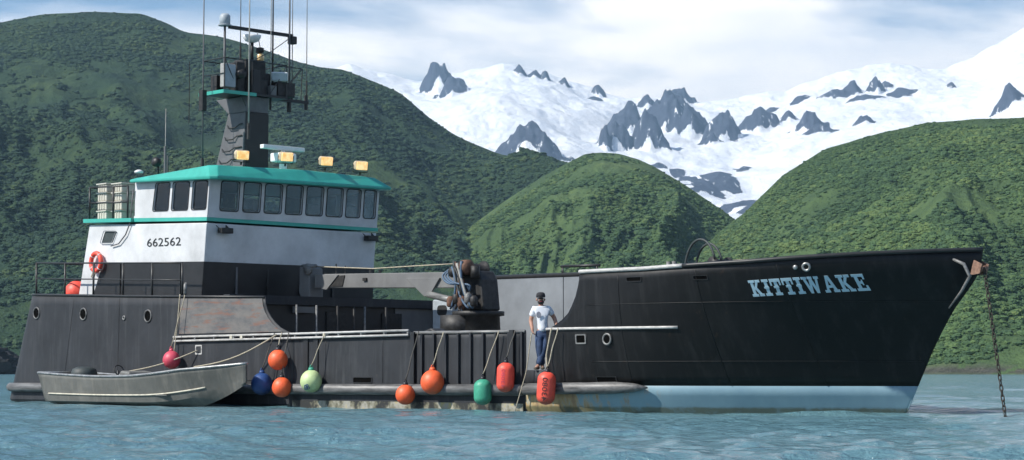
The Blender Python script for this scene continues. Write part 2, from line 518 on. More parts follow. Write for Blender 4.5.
def grid_mesh(name, X, Y, Z, mat, smooth=True, attrs=None):
    n, m = X.shape
    me = bpy.data.meshes.new(name)
    co = np.stack([X, Y, Z], -1).reshape(-1, 3).astype(np.float32)
    idx = np.arange(n * m).reshape(n, m)
    q = np.stack([idx[:-1, :-1], idx[1:, :-1], idx[1:, 1:], idx[:-1, 1:]], -1).reshape(-1, 4)
    me.vertices.add(len(co)); me.vertices.foreach_set('co', co.ravel())
    me.loops.add(q.size); me.loops.foreach_set('vertex_index', q.ravel().astype(np.int32))
    me.polygons.add(len(q)); me.polygons.foreach_set('loop_start', np.arange(0, q.size, 4, dtype=np.int32))
    me.polygons.foreach_set('loop_total', np.full(len(q), 4, dtype=np.int32))
    if smooth: me.polygons.foreach_set('use_smooth', np.ones(len(q), dtype=bool))
    me.update(calc_edges=True)
    for k, a in (attrs or {}).items():
        at = me.attributes.new(k, 'FLOAT', 'POINT'); at.data.foreach_set('value', a.reshape(-1).astype(np.float32))
    me.materials.append(mat)
    o = bpy.data.objects.new(name, me); col.objects.link(o)
    return o

# ------------------------------------------------------------------ sea
def sea_mat():
    m, nt, bs = new_mat('silty_green_blue_sea')
    n1 = noise_node(nt, 0.03, 4, 0.5, stretch=(0.4, 1, 1))
    r = ramp(nt, n1.outputs['Fac'], [(0.35, (0.085, 0.180, 0.210)), (0.65, (0.110, 0.210, 0.238))])
    link(nt, r.outputs[0], bs.inputs['Base Color'])
    bs.inputs['Roughness'].default_value = 0.12
    bs.inputs['IOR'].default_value = 1.33
    n2 = noise_node(nt, 6.0, 5, 0.62, stretch=(0.7, 1, 1), dist=0.3)
    n3 = noise_node(nt, 1.0, 4, 0.6, stretch=(0.6, 1, 1))
    a = nt.nodes.new('ShaderNodeMath'); a.operation = 'MULTIPLY_ADD'; a.inputs[1].default_value = 2.0
    link(nt, n3.outputs['Fac'], a.inputs[0]); link(nt, n2.outputs['Fac'], a.inputs[2])
    bump(nt, bs, a.outputs[0], 1.0, 0.12)
    return m

def build_sea():
    ang = np.concatenate([np.linspace(-180, -17, 30)[:-1], np.linspace(-17, 17, 520), np.linspace(17, 180, 30)[1:]])
    rad = np.concatenate([[0.0, 4.0], np.geomspace(8, 300, 640), np.geomspace(320, 30000, 40)])
    A, Rr = np.meshgrid(np.radians(ang), rad)
    X = Rr * np.sin(A); Y = Rr * np.cos(A)
    Z = np.zeros_like(X)
    rs = np.random.RandomState(4)
    fade = np.clip((300 - Rr) / 150, 0, 1) * np.clip((17 - np.abs(np.degrees(A))) / 1.0, 0, 1)
    for i in range(34):
        lam = 0.40 * (4.5 / 0.40) ** (i / 33.0)
        th = R(rs.uniform(-55, 55)) + R(70)
        k = 2 * math.pi / lam
        spacing = np.maximum(Rr * 0.0058, 0.02)
        f = np.clip((lam / spacing - 2.2) / 2, 0, 1)
        ph = rs.uniform(0, 6.28)
        wob = 1.3 * fbm(X / (lam * 5) + i, Y / (lam * 5), 2, 40 + i)
        Z += fade * f * lam * (0.0085 if lam < 1.3 else 0.0042) * np.sin(k * (X * math.cos(th) + Y * math.sin(th)) + ph + wob * 5)
    patch = 0.55 + 0.9 * fbm(X / 14, Y / 14, 3, 90)
    Z *= patch
    o = grid_mesh('sea', X, Y, Z, sea_mat())
    tag(o, kind='structure')
build_sea()

# ------------------------------------------------------------------ hills
def hill_mat(name, dark, mid, light):
    m, nt, bs = new_mat(name)
    n1 = noise_node(nt, 0.010, 6, 0.62)
    n2 = noise_node(nt, 0.075, 6, 0.68)
    base = ramp(nt, n1.outputs['Fac'], [(0.36, dark), (0.5, mid), (0.64, light)])
    f = ramp(nt, n2.outputs['Fac'], [(0.42, 0.0), (0.6, 0.6)])
    k = mixc(nt, f.outputs[0], base.outputs[0], dark)
    at = nt.nodes.new('ShaderNodeAttribute'); at.attribute_name = 'rock'
    n3 = noise_node(nt, 0.25, 5, 0.7)
    rc = ramp(nt, n3.outputs['Fac'], [(0.3, (0.03, 0.029, 0.027)), (0.7, (0.11, 0.10, 0.09))])
    k = mixc(nt, at.outputs['Fac'], k, rc.outputs[0])
    link(nt, k, bs.inputs['Base Color'])
    bs.inputs['Roughness'].default_value = 0.9
    bs.inputs['Specular IOR Level'].default_value = 0.15
    b = noise_node(nt, 0.16, 5, 0.7)
    bump(nt, bs, b.outputs['Fac'], 1.0, 5.0)
    return m

def shrub_mat(name, cols, yell):
    m, nt, bs = new_mat(name)
    oi = nt.nodes.new('ShaderNodeObjectInfo')
    g = nt.nodes.new('ShaderNodeNewGeometry')
    n1 = nt.nodes.new('ShaderNodeTexNoise'); n1.inputs['Scale'].default_value = 0.012; n1.inputs['Detail'].default_value = 5
    link(nt, g.outputs['Position'], n1.inputs['Vector'])
    a = nt.nodes.new('ShaderNodeMath'); a.operation = 'MULTIPLY_ADD'; a.inputs[1].default_value = 0.34
    link(nt, oi.outputs['Random'], a.inputs[0]); link(nt, n1.outputs['Fac'], a.inputs[2])
    r = ramp(nt, a.outputs[0], [(0.50, cols[0]), (0.66, cols[1]), (0.78, cols[2]), (0.90, yell)])
    n2 = nt.nodes.new('ShaderNodeTexNoise'); n2.inputs['Scale'].default_value = 0.9; n2.inputs['Detail'].default_value = 3
    link(nt, g.outputs['Position'], n2.inputs['Vector'])
    f = ramp(nt, n2.outputs['Fac'], [(0.35, 0.0), (0.65, 0.6)])
    link(nt, mixc(nt, f.outputs[0], r.outputs[0], cols[0]), bs.inputs['Base Color'])
    bs.inputs['Roughness'].default_value = 0.85
    bs.inputs['Specular IOR Level'].default_value = 0.2
    return m

def hill(name, ridge, shore, mat, cols=560, rows=300, amp=22.0, seed=1, gfreq=9.0, power=0.95, skew=1.5, cliff=2.2):
    """A hillside between a shoreline and a ridge line, both given as world points."""
    rt = np.array(ridge, float); st = np.array(shore, float)
    tr = np.linspace(0, 1, cols)
    d = np.concatenate([[0], np.cumsum(np.hypot(*np.diff(rt[:, :2], axis=0).T))]); d /= d[-1]
    rx, ry, rz = (np.interp(tr, d, rt[:, i]) for i in range(3))
    kern = np.hanning(9); kern /= kern.sum()
    rz = np.convolve(np.pad(rz, 4, 'edge'), kern, 'valid')
    ds = np.concatenate([[0], np.cumsum(np.hypot(*np.diff(st[:, :2], axis=0).T))]); ds /= ds[-1]
    sx, sy = (np.interp(tr, ds, st[:, i]) for i in range(2))
    rr = np.concatenate([np.linspace(-0.02, 1, rows) , np.linspace(1.02, 1.35, 14)])
    T, Q = np.meshgrid(tr, rr)
    X = sx + (rx - sx) * Q; Y = sy + (ry - sy) * Q
    Qc = np.clip(Q, 0, 1)
    Z = rz * Qc ** power
    Z = Z * np.where(Q > 1, 1 - (Q - 1) * 1.6, 1)
    # gullies and spurs running down the slope
    g = fbm(T * gfreq + 0.35 * skew * Qc + 0.6 * fbm(X / 260, Y / 260, 3, seed + 9), Qc * 1.6 + 3, 5, seed, 0.5, True)
    g2 = fbm(X / 120, Y / 120, 5, seed + 3)
    g3 = fbm(X / 22, Y / 22, 4, seed + 5)
    env = np.sin(np.pi * np.clip(Qc, 0, 1)) ** 0.8 * (1 - Qc ** 5)
    Z = Z + env * amp * 2.2 * (g - 0.62) + (env * 0.8 + 0.06) * amp * 0.9 * (g2 - 0.5) + (0.25 + 0.75 * env) * 5.5 * (g3 - 0.5)
    shz = cliff * np.clip(Q / 0.015, -1, 1) * (0.5 + fbm(X / 30, Y / 30, 4, seed + 11))
    w = np.clip(Q / 0.05, 0, 1)
    Z = np.where(Q < 0.05, shz * (1 - w) + (Z + cliff * 0.9) * w, Z + cliff * 0.9 * np.clip((1 - Qc) , 0, 1))
    Z = np.where(Q < 0, -3, Z)
    rock = np.clip(1 - np.abs(Q - 0.006) / 0.012, 0, 1) * (fbm(X / 14, Y / 14, 3, seed + 21) > 0.36)
    o = grid_mesh(name, X, Y, Z, mat, attrs={'rock': rock})
    tag(o, kind='structure')
    return X, Y, Z, Q

def scatter(name, H, count, smin, smax, mat, seed, thr=0.42, qmin=0.015, label=None, aim=None):
    X, Y, Z, Q = H
    rs = np.random.RandomState(seed)
    n, m = X.shape
    i = rs.randint(0, n - 16, count * 4); j = rs.randint(0, m - 1, count * 4)
    fx = rs.rand(count * 4); fy = rs.rand(count * 4)
    def lerp(A): return (A[i, j] * (1 - fy) + A[i + 1, j] * fy) * (1 - fx) + (A[i, j + 1] * (1 - fy) + A[i + 1, j + 1] * fy) * fx
    px, py, pz, pq = lerp(X), lerp(Y), lerp(Z), lerp(Q)
    dens = 0.6 * fbm(px / 90, py / 90, 4, seed + 2) + 0.4 * fbm(px / 25, py / 25, 3, seed + 4)
    keep = (dens + 0.16 * (rs.rand(len(px)) - 0.5) > thr) & (pq > qmin)
    ang = np.abs(np.arctan2(px, py)); keep &= ang < 0.36
    px, py, pz, pq = (a[keep][:count] for a in (px, py, pz, pq))
    k = len(px)
    sc = smin + (smax - smin) * rs.rand(k) ** 5
    sc *= np.where(pq > 0.94, 0.55, 1.0)
    me = bpy.data.meshes.new(name)
    me.vertices.add(k); me.vertices.foreach_set('co', np.stack([px, py, pz + sc * 0.15], -1).ravel().astype(np.float32))
    for nm, arr in (('scl', sc), ('rz', rs.rand(k) * 6.28), ('sq', 0.38 + 0.4 * rs.rand(k))):
        a = me.attributes.new(nm, 'FLOAT', 'POINT'); a.data.foreach_set('value', arr.astype(np.float32))
    a = me.attributes.new('vid', 'INT', 'POINT'); a.data.foreach_set('value', rs.randint(0, 4, k).astype(np.int32))
    me.materials.append(mat)
    o = bpy.data.objects.new(name, me); col.objects.link(o)
    ng = bpy.data.node_groups.new(name + '_nodes', 'GeometryNodeTree')
    ng.interface.new_socket('Geometry', in_out='INPUT', socket_type='NodeSocketGeometry')
    ng.interface.new_socket('Geometry', in_out='OUTPUT', socket_type='NodeSocketGeometry')
    N = ng.nodes.new; L = ng.links.new
    gi = N('NodeGroupInput'); go = N('NodeGroupOutput')
    m2p = N('GeometryNodeMeshToPoints'); L(gi.outputs[0], m2p.inputs[0])
    iop = N('GeometryNodeInstanceOnPoints'); L(m2p.outputs[0], iop.inputs['Points'])
    g2i = N('GeometryNodeGeometryToInstance')
    for v in range(4):
        ico = N('GeometryNodeMeshIcoSphere'); ico.inputs['Radius'].default_value = 1.0; ico.inputs['Subdivisions'].default_value = 3
        pos = N('GeometryNodeInputPosition'); off = N('ShaderNodeVectorMath'); off.operation = 'ADD'; off.inputs[1].default_value = (v * 7.7, v * 3.1, 0)
        L(pos.outputs[0], off.inputs[0])
        nz = N('ShaderNodeTexNoise'); nz.inputs['Scale'].default_value = 2.1; nz.inputs['Detail'].default_value = 3; nz.inputs['Roughness'].default_value = 0.7
        L(off.outputs[0], nz.inputs['Vector'])
        ml = N('ShaderNodeMath'); ml.operation = 'MULTIPLY_ADD'; ml.inputs[1].default_value = 1.7; ml.inputs[2].default_value = -0.85
        L(nz.outputs['Fac'], ml.inputs[0])
        sc_ = N('ShaderNodeVectorMath'); sc_.operation = 'SCALE'; L(pos.outputs[0], sc_.inputs[0]); L(ml.outputs[0], sc_.inputs['Scale'])
        sp_ = N('GeometryNodeSetPosition'); L(ico.outputs['Mesh'], sp_.inputs['Geometry']); L(sc_.outputs[0], sp_.inputs['Offset'])
        sm = N('GeometryNodeSetMaterial'); sm.inputs['Material'].default_value = mat; L(sp_.outputs[0], sm.inputs['Geometry'])
        L(sm.outputs[0], g2i.inputs[0])
    L(g2i.outputs[0], iop.inputs['Instance'])
    iop.inputs['Pick Instance'].default_value = True
    def attr(nm, ty='FLOAT'):
        a = N('GeometryNodeInputNamedAttribute'); a.data_type = ty; a.inputs['Name'].default_value = nm
        return a.outputs['Attribute']
    L(attr('vid', 'INT'), iop.inputs['Instance Index'])
    cr_ = N('ShaderNodeCombineXYZ'); L(attr('rz'), cr_.inputs[2]); L(cr_.outputs[0], iop.inputs['Rotation'])
    cs = N('ShaderNodeCombineXYZ'); s_ = attr('scl'); L(s_, cs.inputs[0]); L(s_, cs.inputs[1])
    mu = N('ShaderNodeMath'); mu.operation = 'MULTIPLY'; L(s_, mu.inputs[0]); L(attr('sq'), mu.inputs[1]); L(mu.outputs[0], cs.inputs[2])
    L(cs.outputs[0], iop.inputs['Scale'])
    L(iop.outputs[0], go.inputs[0])
    md = o.modifiers.new('scatter', 'NODES'); md.node_group = ng
    tag(o, label, 'shrubs', kind='stuff')
    return o

HA = [(-1693, 2450, 206), (-1188, 2390, 331), (-943, 2360, 373), (-762, 2338, 393), (-643, 2322, 393), (-584, 2315, 397), (-537, 2309, 406), (-478, 2302, 409), (-420, 2294, 405), (-391, 2290, 395), (-368, 2287, 383), (-334, 2283, 378), (-294, 2278, 367), (-248, 2272, 349), (-214, 2267, 339), (-186, 2263, 336), (-152, 2259, 321), (-124, 2255, 309), (-91, 2250, 280), (-57, 2246, 257), (-13, 2240, 238), (20, 2236, 233), (52, 2231, 229), (96, 2225, 220), (182, 2213, 181), (267, 2201, 115), (412, 2180, 24)]
HA_shore = [(-722, 1050), (-415, 1050), (-262, 1050), (-108, 1050), (45, 1050), (198, 1050)]
HB = [(-151, 1704, 4), (-109, 1694, 45), (-76, 1686, 83), (-51, 1680, 106), (-26, 1674, 125), (-2, 1668, 142), (23, 1662, 158), (43, 1657, 169), (59, 1653, 177), (71, 1650, 178), (87, 1646, 176), (103, 1642, 171), (115, 1639, 165), (140, 1633, 149), (165, 1626, 131), (181, 1622, 118), (211, 1614, 89), (256, 1602, 49), (300, 1590, 21)]
HB_shore = [(-82, 930), (-5, 930), (40, 930), (85, 930), (130, 930), (176, 930)]
HC = [(32, 1350, 8), (84, 1350, 45), (117, 1350, 73), (139, 1350, 95), (154, 1350, 106), (178, 1350, 130), (207, 1350, 148), (240, 1350, 158), (274, 1350, 166), (307, 1350, 168), (339, 1350, 169), (390, 1350, 172), (489, 1350, 187), (656, 1350, 207), (855, 1350, 194)]
HC_shore = [(17, 720), (66, 720), (118, 720), (162, 650), (249, 650), (407, 650)]

MH_A = hill_mat('far_shaded_hillside', (0.020, 0.042, 0.025), (0.034, 0.064, 0.030), (0.058, 0.092, 0.036))  # shade and blue haze are mixed into these greens
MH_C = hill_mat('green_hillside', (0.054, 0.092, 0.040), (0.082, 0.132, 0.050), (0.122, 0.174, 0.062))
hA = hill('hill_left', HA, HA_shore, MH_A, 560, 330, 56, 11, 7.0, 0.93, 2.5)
hB = hill('hill_middle', HB, HB_shore, MH_C, 420, 280, 27, 31, 6.0, 0.95, -2.0)
hC = hill('hill_right', HC, HC_shore, MH_C, 520, 300, 26, 51, 6.0, 0.92, 2.0)
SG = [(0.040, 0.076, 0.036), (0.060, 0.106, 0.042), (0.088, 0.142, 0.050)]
SGA = [(0.022, 0.046, 0.029), (0.032, 0.062, 0.033), (0.048, 0.084, 0.038)]  # same alder, darkened and blued for shade and haze
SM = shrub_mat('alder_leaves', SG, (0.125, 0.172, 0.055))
SMA = shrub_mat('far_shaded_alder', SGA, (0.072, 0.105, 0.036))
scatter('hillside_shrubs', hA, 130000, 0.7, 3.4, SMA, 5, 0.47, label='alder thicket with shade and haze in its colour covering the big hill behind the wheelhouse')
scatter('hillside_shrubs', hB, 85000, 0.5, 2.4, SM, 6, 0.47, label='green alder thicket covering the middle hill behind the crane')
scatter('hillside_shrubs', hC, 110000, 0.42, 2.1, SM, 8, 0.48, label='green alder thicket covering the hill behind the bow')


SKYLINE = [(-1642, 1283), (-1189, 1366), (-826, 1384), (-758, 1403), (-667, 1384), (-508, 1352), (-372, 1348), (-191, 1394), (-54, 1421), (127, 1394), (308, 1329), (490, 1274), (762, 1246), (1034, 1251), (1216, 1288), (1397, 1343), (1579, 1389), (1760, 1412), (1987, 1384), (2146, 1440), (2323, 1569), (2577, 1640), (3121, 1690), (4028, 1600)]
CRAGS = [(-319, 8958, 61, 96), (-256, 8755, 51, 60), (36, 9104, 27, 36), (102, 9108, 31, 27), (151, 9127, 22, 40), (238, 9190, 22, 31), (59, 7124, 94, 80), (393, 9162, 31, 45), (366, 8939, 31, 17), (354, 7714, 26, 79), (470, 8158, 72, 103), (398, 7778, 46, 95), (662, 8374, 110, 131), (525, 7798, 57, 110), (718, 8267, 56, 85), (760, 9271, 59, 54), (597, 9005, 40, 57), (834, 8138, 60, 83), (783, 8025, 39, 35), (1008, 8329, 61, 61), (1138, 8393, 33, 37), (1176, 8038, 67, 55), (1201, 7893, 54, 31), (1363, 7893, 35, 35), (1398, 8738, 55, 21), (1234, 8786, 39, 17), (1469, 8780, 39, 43), (1562, 8752, 34, 64), (1494, 8606, 55, 13), (1664, 8659, 46, 13), (1860, 7625, 48, 56), (1888, 8736, 17, 21), (1114, 8781, 30, 13), (1626, 8817, 22, 22)]
SLABS = [(648, 6887, 67, 204), (839, 7384, 32, 116), (731, 6939, 37, 87), (695, 6385, 56, 87), (755, 6190, 72, 170), (619, 7125, 35, 117), (601, 7333, 32, 88), (714, 7176, 42, 146), (675, 5938, 41, 231), (537, 7442, 29, 87), (834, 6497, 44, 112)]

def mountain_mat():
    m, nt, bs = new_mat('snow_and_rock')
    at = nt.nodes.new('ShaderNodeAttribute'); at.attribute_name = 'rock'
    n1 = noise_node(nt, 0.035, 8, 0.75)
    n2 = noise_node(nt, 0.012, 6, 0.65, stretch=(1, 1, 2.5))
    rc = ramp(nt, n1.outputs['Fac'], [(0.3, (0.032, 0.042, 0.068)), (0.7, (0.085, 0.10, 0.14))])  # blue of the haze is mixed into the rock colour
    sn = ramp(nt, n2.outputs['Fac'], [(0.35, (0.74, 0.78, 0.84)), (0.6, (0.88, 0.89, 0.90))])
    a = nt.nodes.new('ShaderNodeMath'); a.operation = 'MULTIPLY_ADD'; a.inputs[1].default_value = 1.5; a.inputs[2].default_value = -0.78
    link(nt, n1.outputs['Fac'], a.inputs[0])
    b = nt.nodes.new('ShaderNodeMath'); b.operation = 'ADD'; link(nt, a.outputs[0], b.inputs[0]); link(nt, at.outputs['Fac'], b.inputs[1])
    n4 = noise_node(nt, 0.05, 6, 0.7, stretch=(1, 0.35, 0.22), dist=0.5)
    g4 = ramp(nt, n4.outputs['Fac'], [(0.56, 0.0), (0.68, 0.75)])
    b2 = nt.nodes.new('ShaderNodeMath'); b2.operation = 'SUBTRACT'; link(nt, b.outputs[0], b2.inputs[0]); link(nt, g4.outputs[0], b2.inputs[1])
    f = ramp(nt, b2.outputs[0], [(0.42, 0.0), (0.52, 1.0)])
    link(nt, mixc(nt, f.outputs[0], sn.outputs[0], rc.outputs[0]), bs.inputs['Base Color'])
    bs.inputs['Roughness'].default_value = 0.85
    bs.inputs['Specular IOR Level'].default_value = 0.15
    bump(nt, bs, n1.outputs['Fac'], 0.7, 18.0)
    return m

def build_mountain():
    Ys = np.concatenate([np.linspace(4300, 9300, 560), np.linspace(9340, 10600, 18)])
    As = np.linspace(-0.19, 0.42, 860)
    A, Y = np.meshgrid(As, Ys)
    X = A * Y
    sk = np.array(SKYLINE, float)
    es = np.interp(As, sk[:, 0] / 9300, sk[:, 1] / 9300)
    k = np.hanning(25); k /= k.sum(); es = np.convolve(np.pad(es, 12, 'edge'), k, 'valid')
    t = np.clip((Y - 4300) / 5000, 0, 1)
    e = 0.05 + (es - 0.05) * t
    Z = Y * e
    Z = np.where(Y > 9300, Z * 1.0 - (Y - 9300) * 0.5, Z)
    Z += (fbm(X / 900, Y / 900, 5, 70) - 0.5) * 120 * (1 - t ** 4) + (fbm(X / 260, Y / 420, 6, 77) - 0.5) * 95
    rock = np.zeros_like(Z)
    base = Z.copy()
    wx = (fbm(X / 130, Y / 130, 5, 80) - 0.5); wy = (fbm(X / 130, Y / 130, 5, 86) - 0.5)
    for n, (cx, cy, w, h) in enumerate(CRAGS):
        if w > 45: w *= 1.2; h *= 1.12
        rx = w * 1.25; ry = max(w * 1.0, 60)
        sel = (np.abs(X - cx) < rx * 2.2) & (np.abs(Y - cy) < ry * 2.2)
        x = X[sel] - cx; y = Y[sel] - cy
        lx = fbm(x / w * 1.3 + n, y / w * 1.3, 5, 200 + n, 0.6) - 0.5; ly = fbm(x / w * 1.3 + n, y / w * 1.3 + 9, 5, 300 + n, 0.6) - 0.5
        dx = x / rx + lx * 1.3; dy = y / ry + ly * 1.3
        rho = np.sqrt(dx * dx + dy * dy)
        # buttresses and gullies fall away from the crest
        jag = fbm(x / w * 1.5 + 3 * n, y / w * 1.1, 5, 400 + n, 0.5, True)
        env = np.clip(1.1 - rho, 0, 1)
        cone = np.clip(1.05 - (np.abs(x / rx + lx * 0.5) ** 1.15 + 0.75 * np.abs(y / ry + ly * 0.5)), 0, 1)
        fine = fbm(x / 45.0 + n, y / 45.0, 5, 500 + n, 0.6, True) - 0.6
        add = env ** 0.4 * h * 0.30 * fine + h * 1.2 * np.maximum(0.92 * cone + 0.62 * env ** 0.6 * (jag - 0.55), 0.10 * env)
        Z[sel] = np.maximum(Z[sel], base[sel] + add)
        rock[sel] = np.maximum(rock[sel], np.clip((1.02 - rho) * 5, 0, 1))
    for cx, cy, w, d in SLABS:
        dx = (X - cx) / (w * 1.15) + wx * 1.6; dy = (Y - cy + (X - cx) * -0.9) / (d * 1.1 + w * 0.35) + wy * 1.6
        rho = np.sqrt(dx * dx + dy * dy)
        rock = np.maximum(rock, np.clip((1.05 - rho) * 4, 0, 1))
        Z += 10 * np.clip(1.05 - rho, 0, 1)
    gx, gy = np.gradient(Z)
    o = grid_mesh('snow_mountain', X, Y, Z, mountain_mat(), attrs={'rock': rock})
    tag(o, kind='structure')
build_mountain()


# ------------------------------------------------------------------ the vessel
SHIP_LOC, SHIP_YAW = Vector((-12.44, 65.16, 0.10)), R(-45.5)
ship = empty('fishing_vessel', SHIP_LOC, SHIP_YAW)
tag(ship, 'black hulled steel fishing vessel with white and teal wheelhouse at anchor', 'ship')
SMX = Matrix.Translation(SHIP_LOC) @ Matrix.Rotation(SHIP_YAW, 4, 'Z')
def S(u, v, z): return (u, -v, z)                    # u forward of the transom, v to starboard, z above water
def SW(u, v, z): return SMX @ Vector((u, -v, z))     # the same point in world space

HB_ = 3.8
STEM = np.array([(-1.3, 28.6), (-0.07, 29.78), (0.57, 30.1), (1.28, 30.46), (1.83, 30.79), (2.16, 31.02), (2.71, 31.50), (2.95, 31.66), (3.45, 31.72)])
def stem(z): return float(np.interp(z, STEM[:, 0], STEM[:, 1]))
def hb(u, z):
    zf = min(max(z / 3.2, 0), 1)
    u0 = 21.6 + 2.2 * zf; p = 1.75 + 1.35 * zf
    t = min(max((u - u0) / (stem(z) - u0), 0), 1)
    b = HB_ * (1 - t ** p)
    if u < 0.5: b -= 0.12 * (1 - u / 0.5) ** 2
    if z < 0: b *= 1 - 0.25 * (-z) ** 1.4
    return b
def shear(u, z): return u + (0.38 * max(z, 0) - 0.40) * max(0, 1 - u / 6.0)
def zquarter(u): return 3.15 - 0.03 * u
def zrim(u): return float(np.interp(u, [22, 25.6, 28, 30, 31.8], [3.04, 3.05, 3.13, 3.26, 3.37]))

LOWZ = [-1.2, -0.5, 0.0, 0.12, 0.3, 0.52]
def shell(name, cols, mat, side=1, z0=None, z1=None, parent=ship, nrow=9):
    """hull plating from columns (u or bow fraction, top height); side +1 starboard, -1 port"""
    vs = []; fs = []; rows = None
    for kind, u, zt in cols:
        lo = LOWZ if z0 is None else [z0]
        zs = [z for z in lo] + [lo[-1] + (zt - lo[-1]) * (i + 1) / nrow for i in range(nrow)] if z1 is None else \
             [z for z in LOWZ if z <= z1]
        rows = len(zs)
        for z in zs:
            uu = u if kind == 'u' else 23.76 + (stem(z) - 23.76) * u
            vs.append(S(shear(uu, z), side * hb(uu, z), z))
    n = len(cols)
    for i in range(n - 1):
        for j in range(rows - 1):
            a = i * rows + j
            fs.append((a, a + rows, a + rows + 1, a + 1))
    if side < 0: fs = [tuple(reversed(f)) for f in fs]
    o = mk(name, vs, fs, mat, parent, smooth=True)
    sol = o.modifiers.new('plate', 'SOLIDIFY'); sol.thickness = 0.03; sol.offset = -1
    o.data.shade_smooth()
    try: o.data.set_sharp_from_angle(angle=R(35))
    except Exception: pass
    return o

bow_k = [1 - (1 - i / 34) ** 1.35 for i in range(35)]
c_stern = [('u', u, zquarter(u)) for u in (0, 0.06, 0.15, 0.3, 0.5, 0.9, 1.6, 2.5, 3.5, 4.5, 5.5, 6.5, 7.5, 8.5, 9.5, 10.5, 11.5, 12.39)]
c_stern += [('u', 12.42, 2.6), ('u', 12.5, 2.42), ('u', 12.65, 2.25), ('u', 12.82, 2.11), ('u', 13.05, 1.97), ('u', 13.33, 1.87), ('u', 13.6, 1.80)]
c_mid = [('u', 13.6, 1.80), ('u', 14.0, 1.76), ('u', 16, 1.75), ('u', 18.2, 1.75), ('u', 20, 1.74), ('u', 22.05, 1.73)]
c_sill = [('u', 22.05, 0.86), ('u', 22.72, 0.86)]
c_bow = [('u', 22.72, 1.78), ('u', 22.95, 1.85), ('u', 23.2, 1.98), ('u', 23.4, 2.13), ('u', 23.52, 2.3), ('u', 23.63, 2.5), ('u', 23.70, 2.7), ('u', 23.74, 2.86), ('u', 23.755, 3.04)]
c_bow += [('k', k, zrim(23.76 + (stem(3.2) - 23.76) * k)) for k in bow_k]
hull_s = shell('stern_plating', c_stern, M['hull_grey'])
hull_m = shell('midship_plating', c_mid, M['hull_grey'])
shell('boarding_sill', c_sill, M['hull_grey'], z0=0.52, nrow=2)
hull_b = shell('bow_plating', c_bow, M['hull_black'], z0=0.52, nrow=12)
c_boot = [('u', u, 0.52) for u in (22.05, 22.4, 23.0, 23.755)] + [('k', k, 0.52) for k in bow_k]
shell('boot_topping', c_boot, M['boot'], z1=0.52)
# port side
p_aft = [('u', u, zquarter(u)) for u in (0, 0.06, 0.15, 0.3, 0.5, 0.9, 1.6, 3.5, 5.5, 7.5, 10.65, 12.9)]
p_fwd = [('u', 12.9, 3.5), ('u', 18, 3.45), ('u', 21, 3.35), ('u', 23.755, 3.05)] + [('k', k, zrim(23.76 + (stem(3.2) - 23.76) * k)) for k in bow_k]
shell('port_quarter_plating', p_aft, M['hull_grey'], -1)
shell('port_plating', p_fwd, M['hull_black'], -1, z0=0.52, nrow=12)
shell('boot_topping', [('u', u, 0.52) for u in (12.9, 18, 22, 23.755)] + [('k', k, 0.52) for k in bow_k], M['boot'], -1, z1=0.52)
# transom
vs = []; fs = []
zs = [-1.2, -0.5, 0, 0.3, 0.8, 1.4, 2.0, 2.6, zquarter(0)]
for z in zs:
    for s in (1, -1): vs.append(S(shear(0, z), s * hb(0, z), z))
for j in range(len(zs) - 1): fs.append((2 * j, 2 * j + 1, 2 * j + 3, 2 * j + 2))
mk('transom', vs, fs, M['hull_grey'], ship)
# inner lining of the high port bulwark, painted pale grey
b = MB()
for i, (u0, u1) in enumerate(((12.95, 16.0), (16.03, 19.0), (19.03, 22.0), (22.03, 23.7))):
    za = 3.46 - 0.006 * (u0 - 13); zb = 3.46 - 0.006 * (u1 - 13)
    b = MB(); b.prism([S(u0, -3.68, 0.84), S(u1, -3.68, 0.84), S(u1, -3.68, zb), S(u0, -3.68, za)], S(0, -0.04, 0))
    b.build('bulwark_lining_plate', M['grey_light'], ship)
b = MB()
for u in np.arange(13.6, 23.6, 0.95):
    b = MB(); b.box(S(u, -3.66, 0.86), S(u + 0.06, -3.60, 3.2)); 
    if u > 19.5: b.build('bulwark_stiffener', M['grey_light'], ship)
b = MB(); b.tube([S(12.9, -3.72, 3.50), S(18, -3.72, 3.46), S(23.7, -3.72, 3.36)], 0.07, 8); b.build('bulwark_cap', M['black_rail'], ship, True)

# decks
def deck(name, z, us, inset, mat):
    vs = []; fs = []
    for u in us:
        for s in (1, -1): vs.append(S(shear(u, z), s * max(hb(u, z) - inset, 0.02), z))
    for i in range(len(us) - 1): fs.append((2 * i, 2 * i + 1, 2 * i + 3, 2 * i + 2))
    return mk(name, vs, fs, mat, ship)
deck('main_deck', 0.84, [0.2, 2, 6, 12, 18, 22, 24, 26, 28, 29.5, 30.1], 0.04, M['deck'])
deck('poop_deck', 2.83, [0.2, 0.8, 2, 6, 10.65], 0.05, M['deck'])
deck('foredeck', 2.30, [23.9, 25, 26, 27, 28, 29, 30, 30.8, 31.05], 0.05, M['deck'])

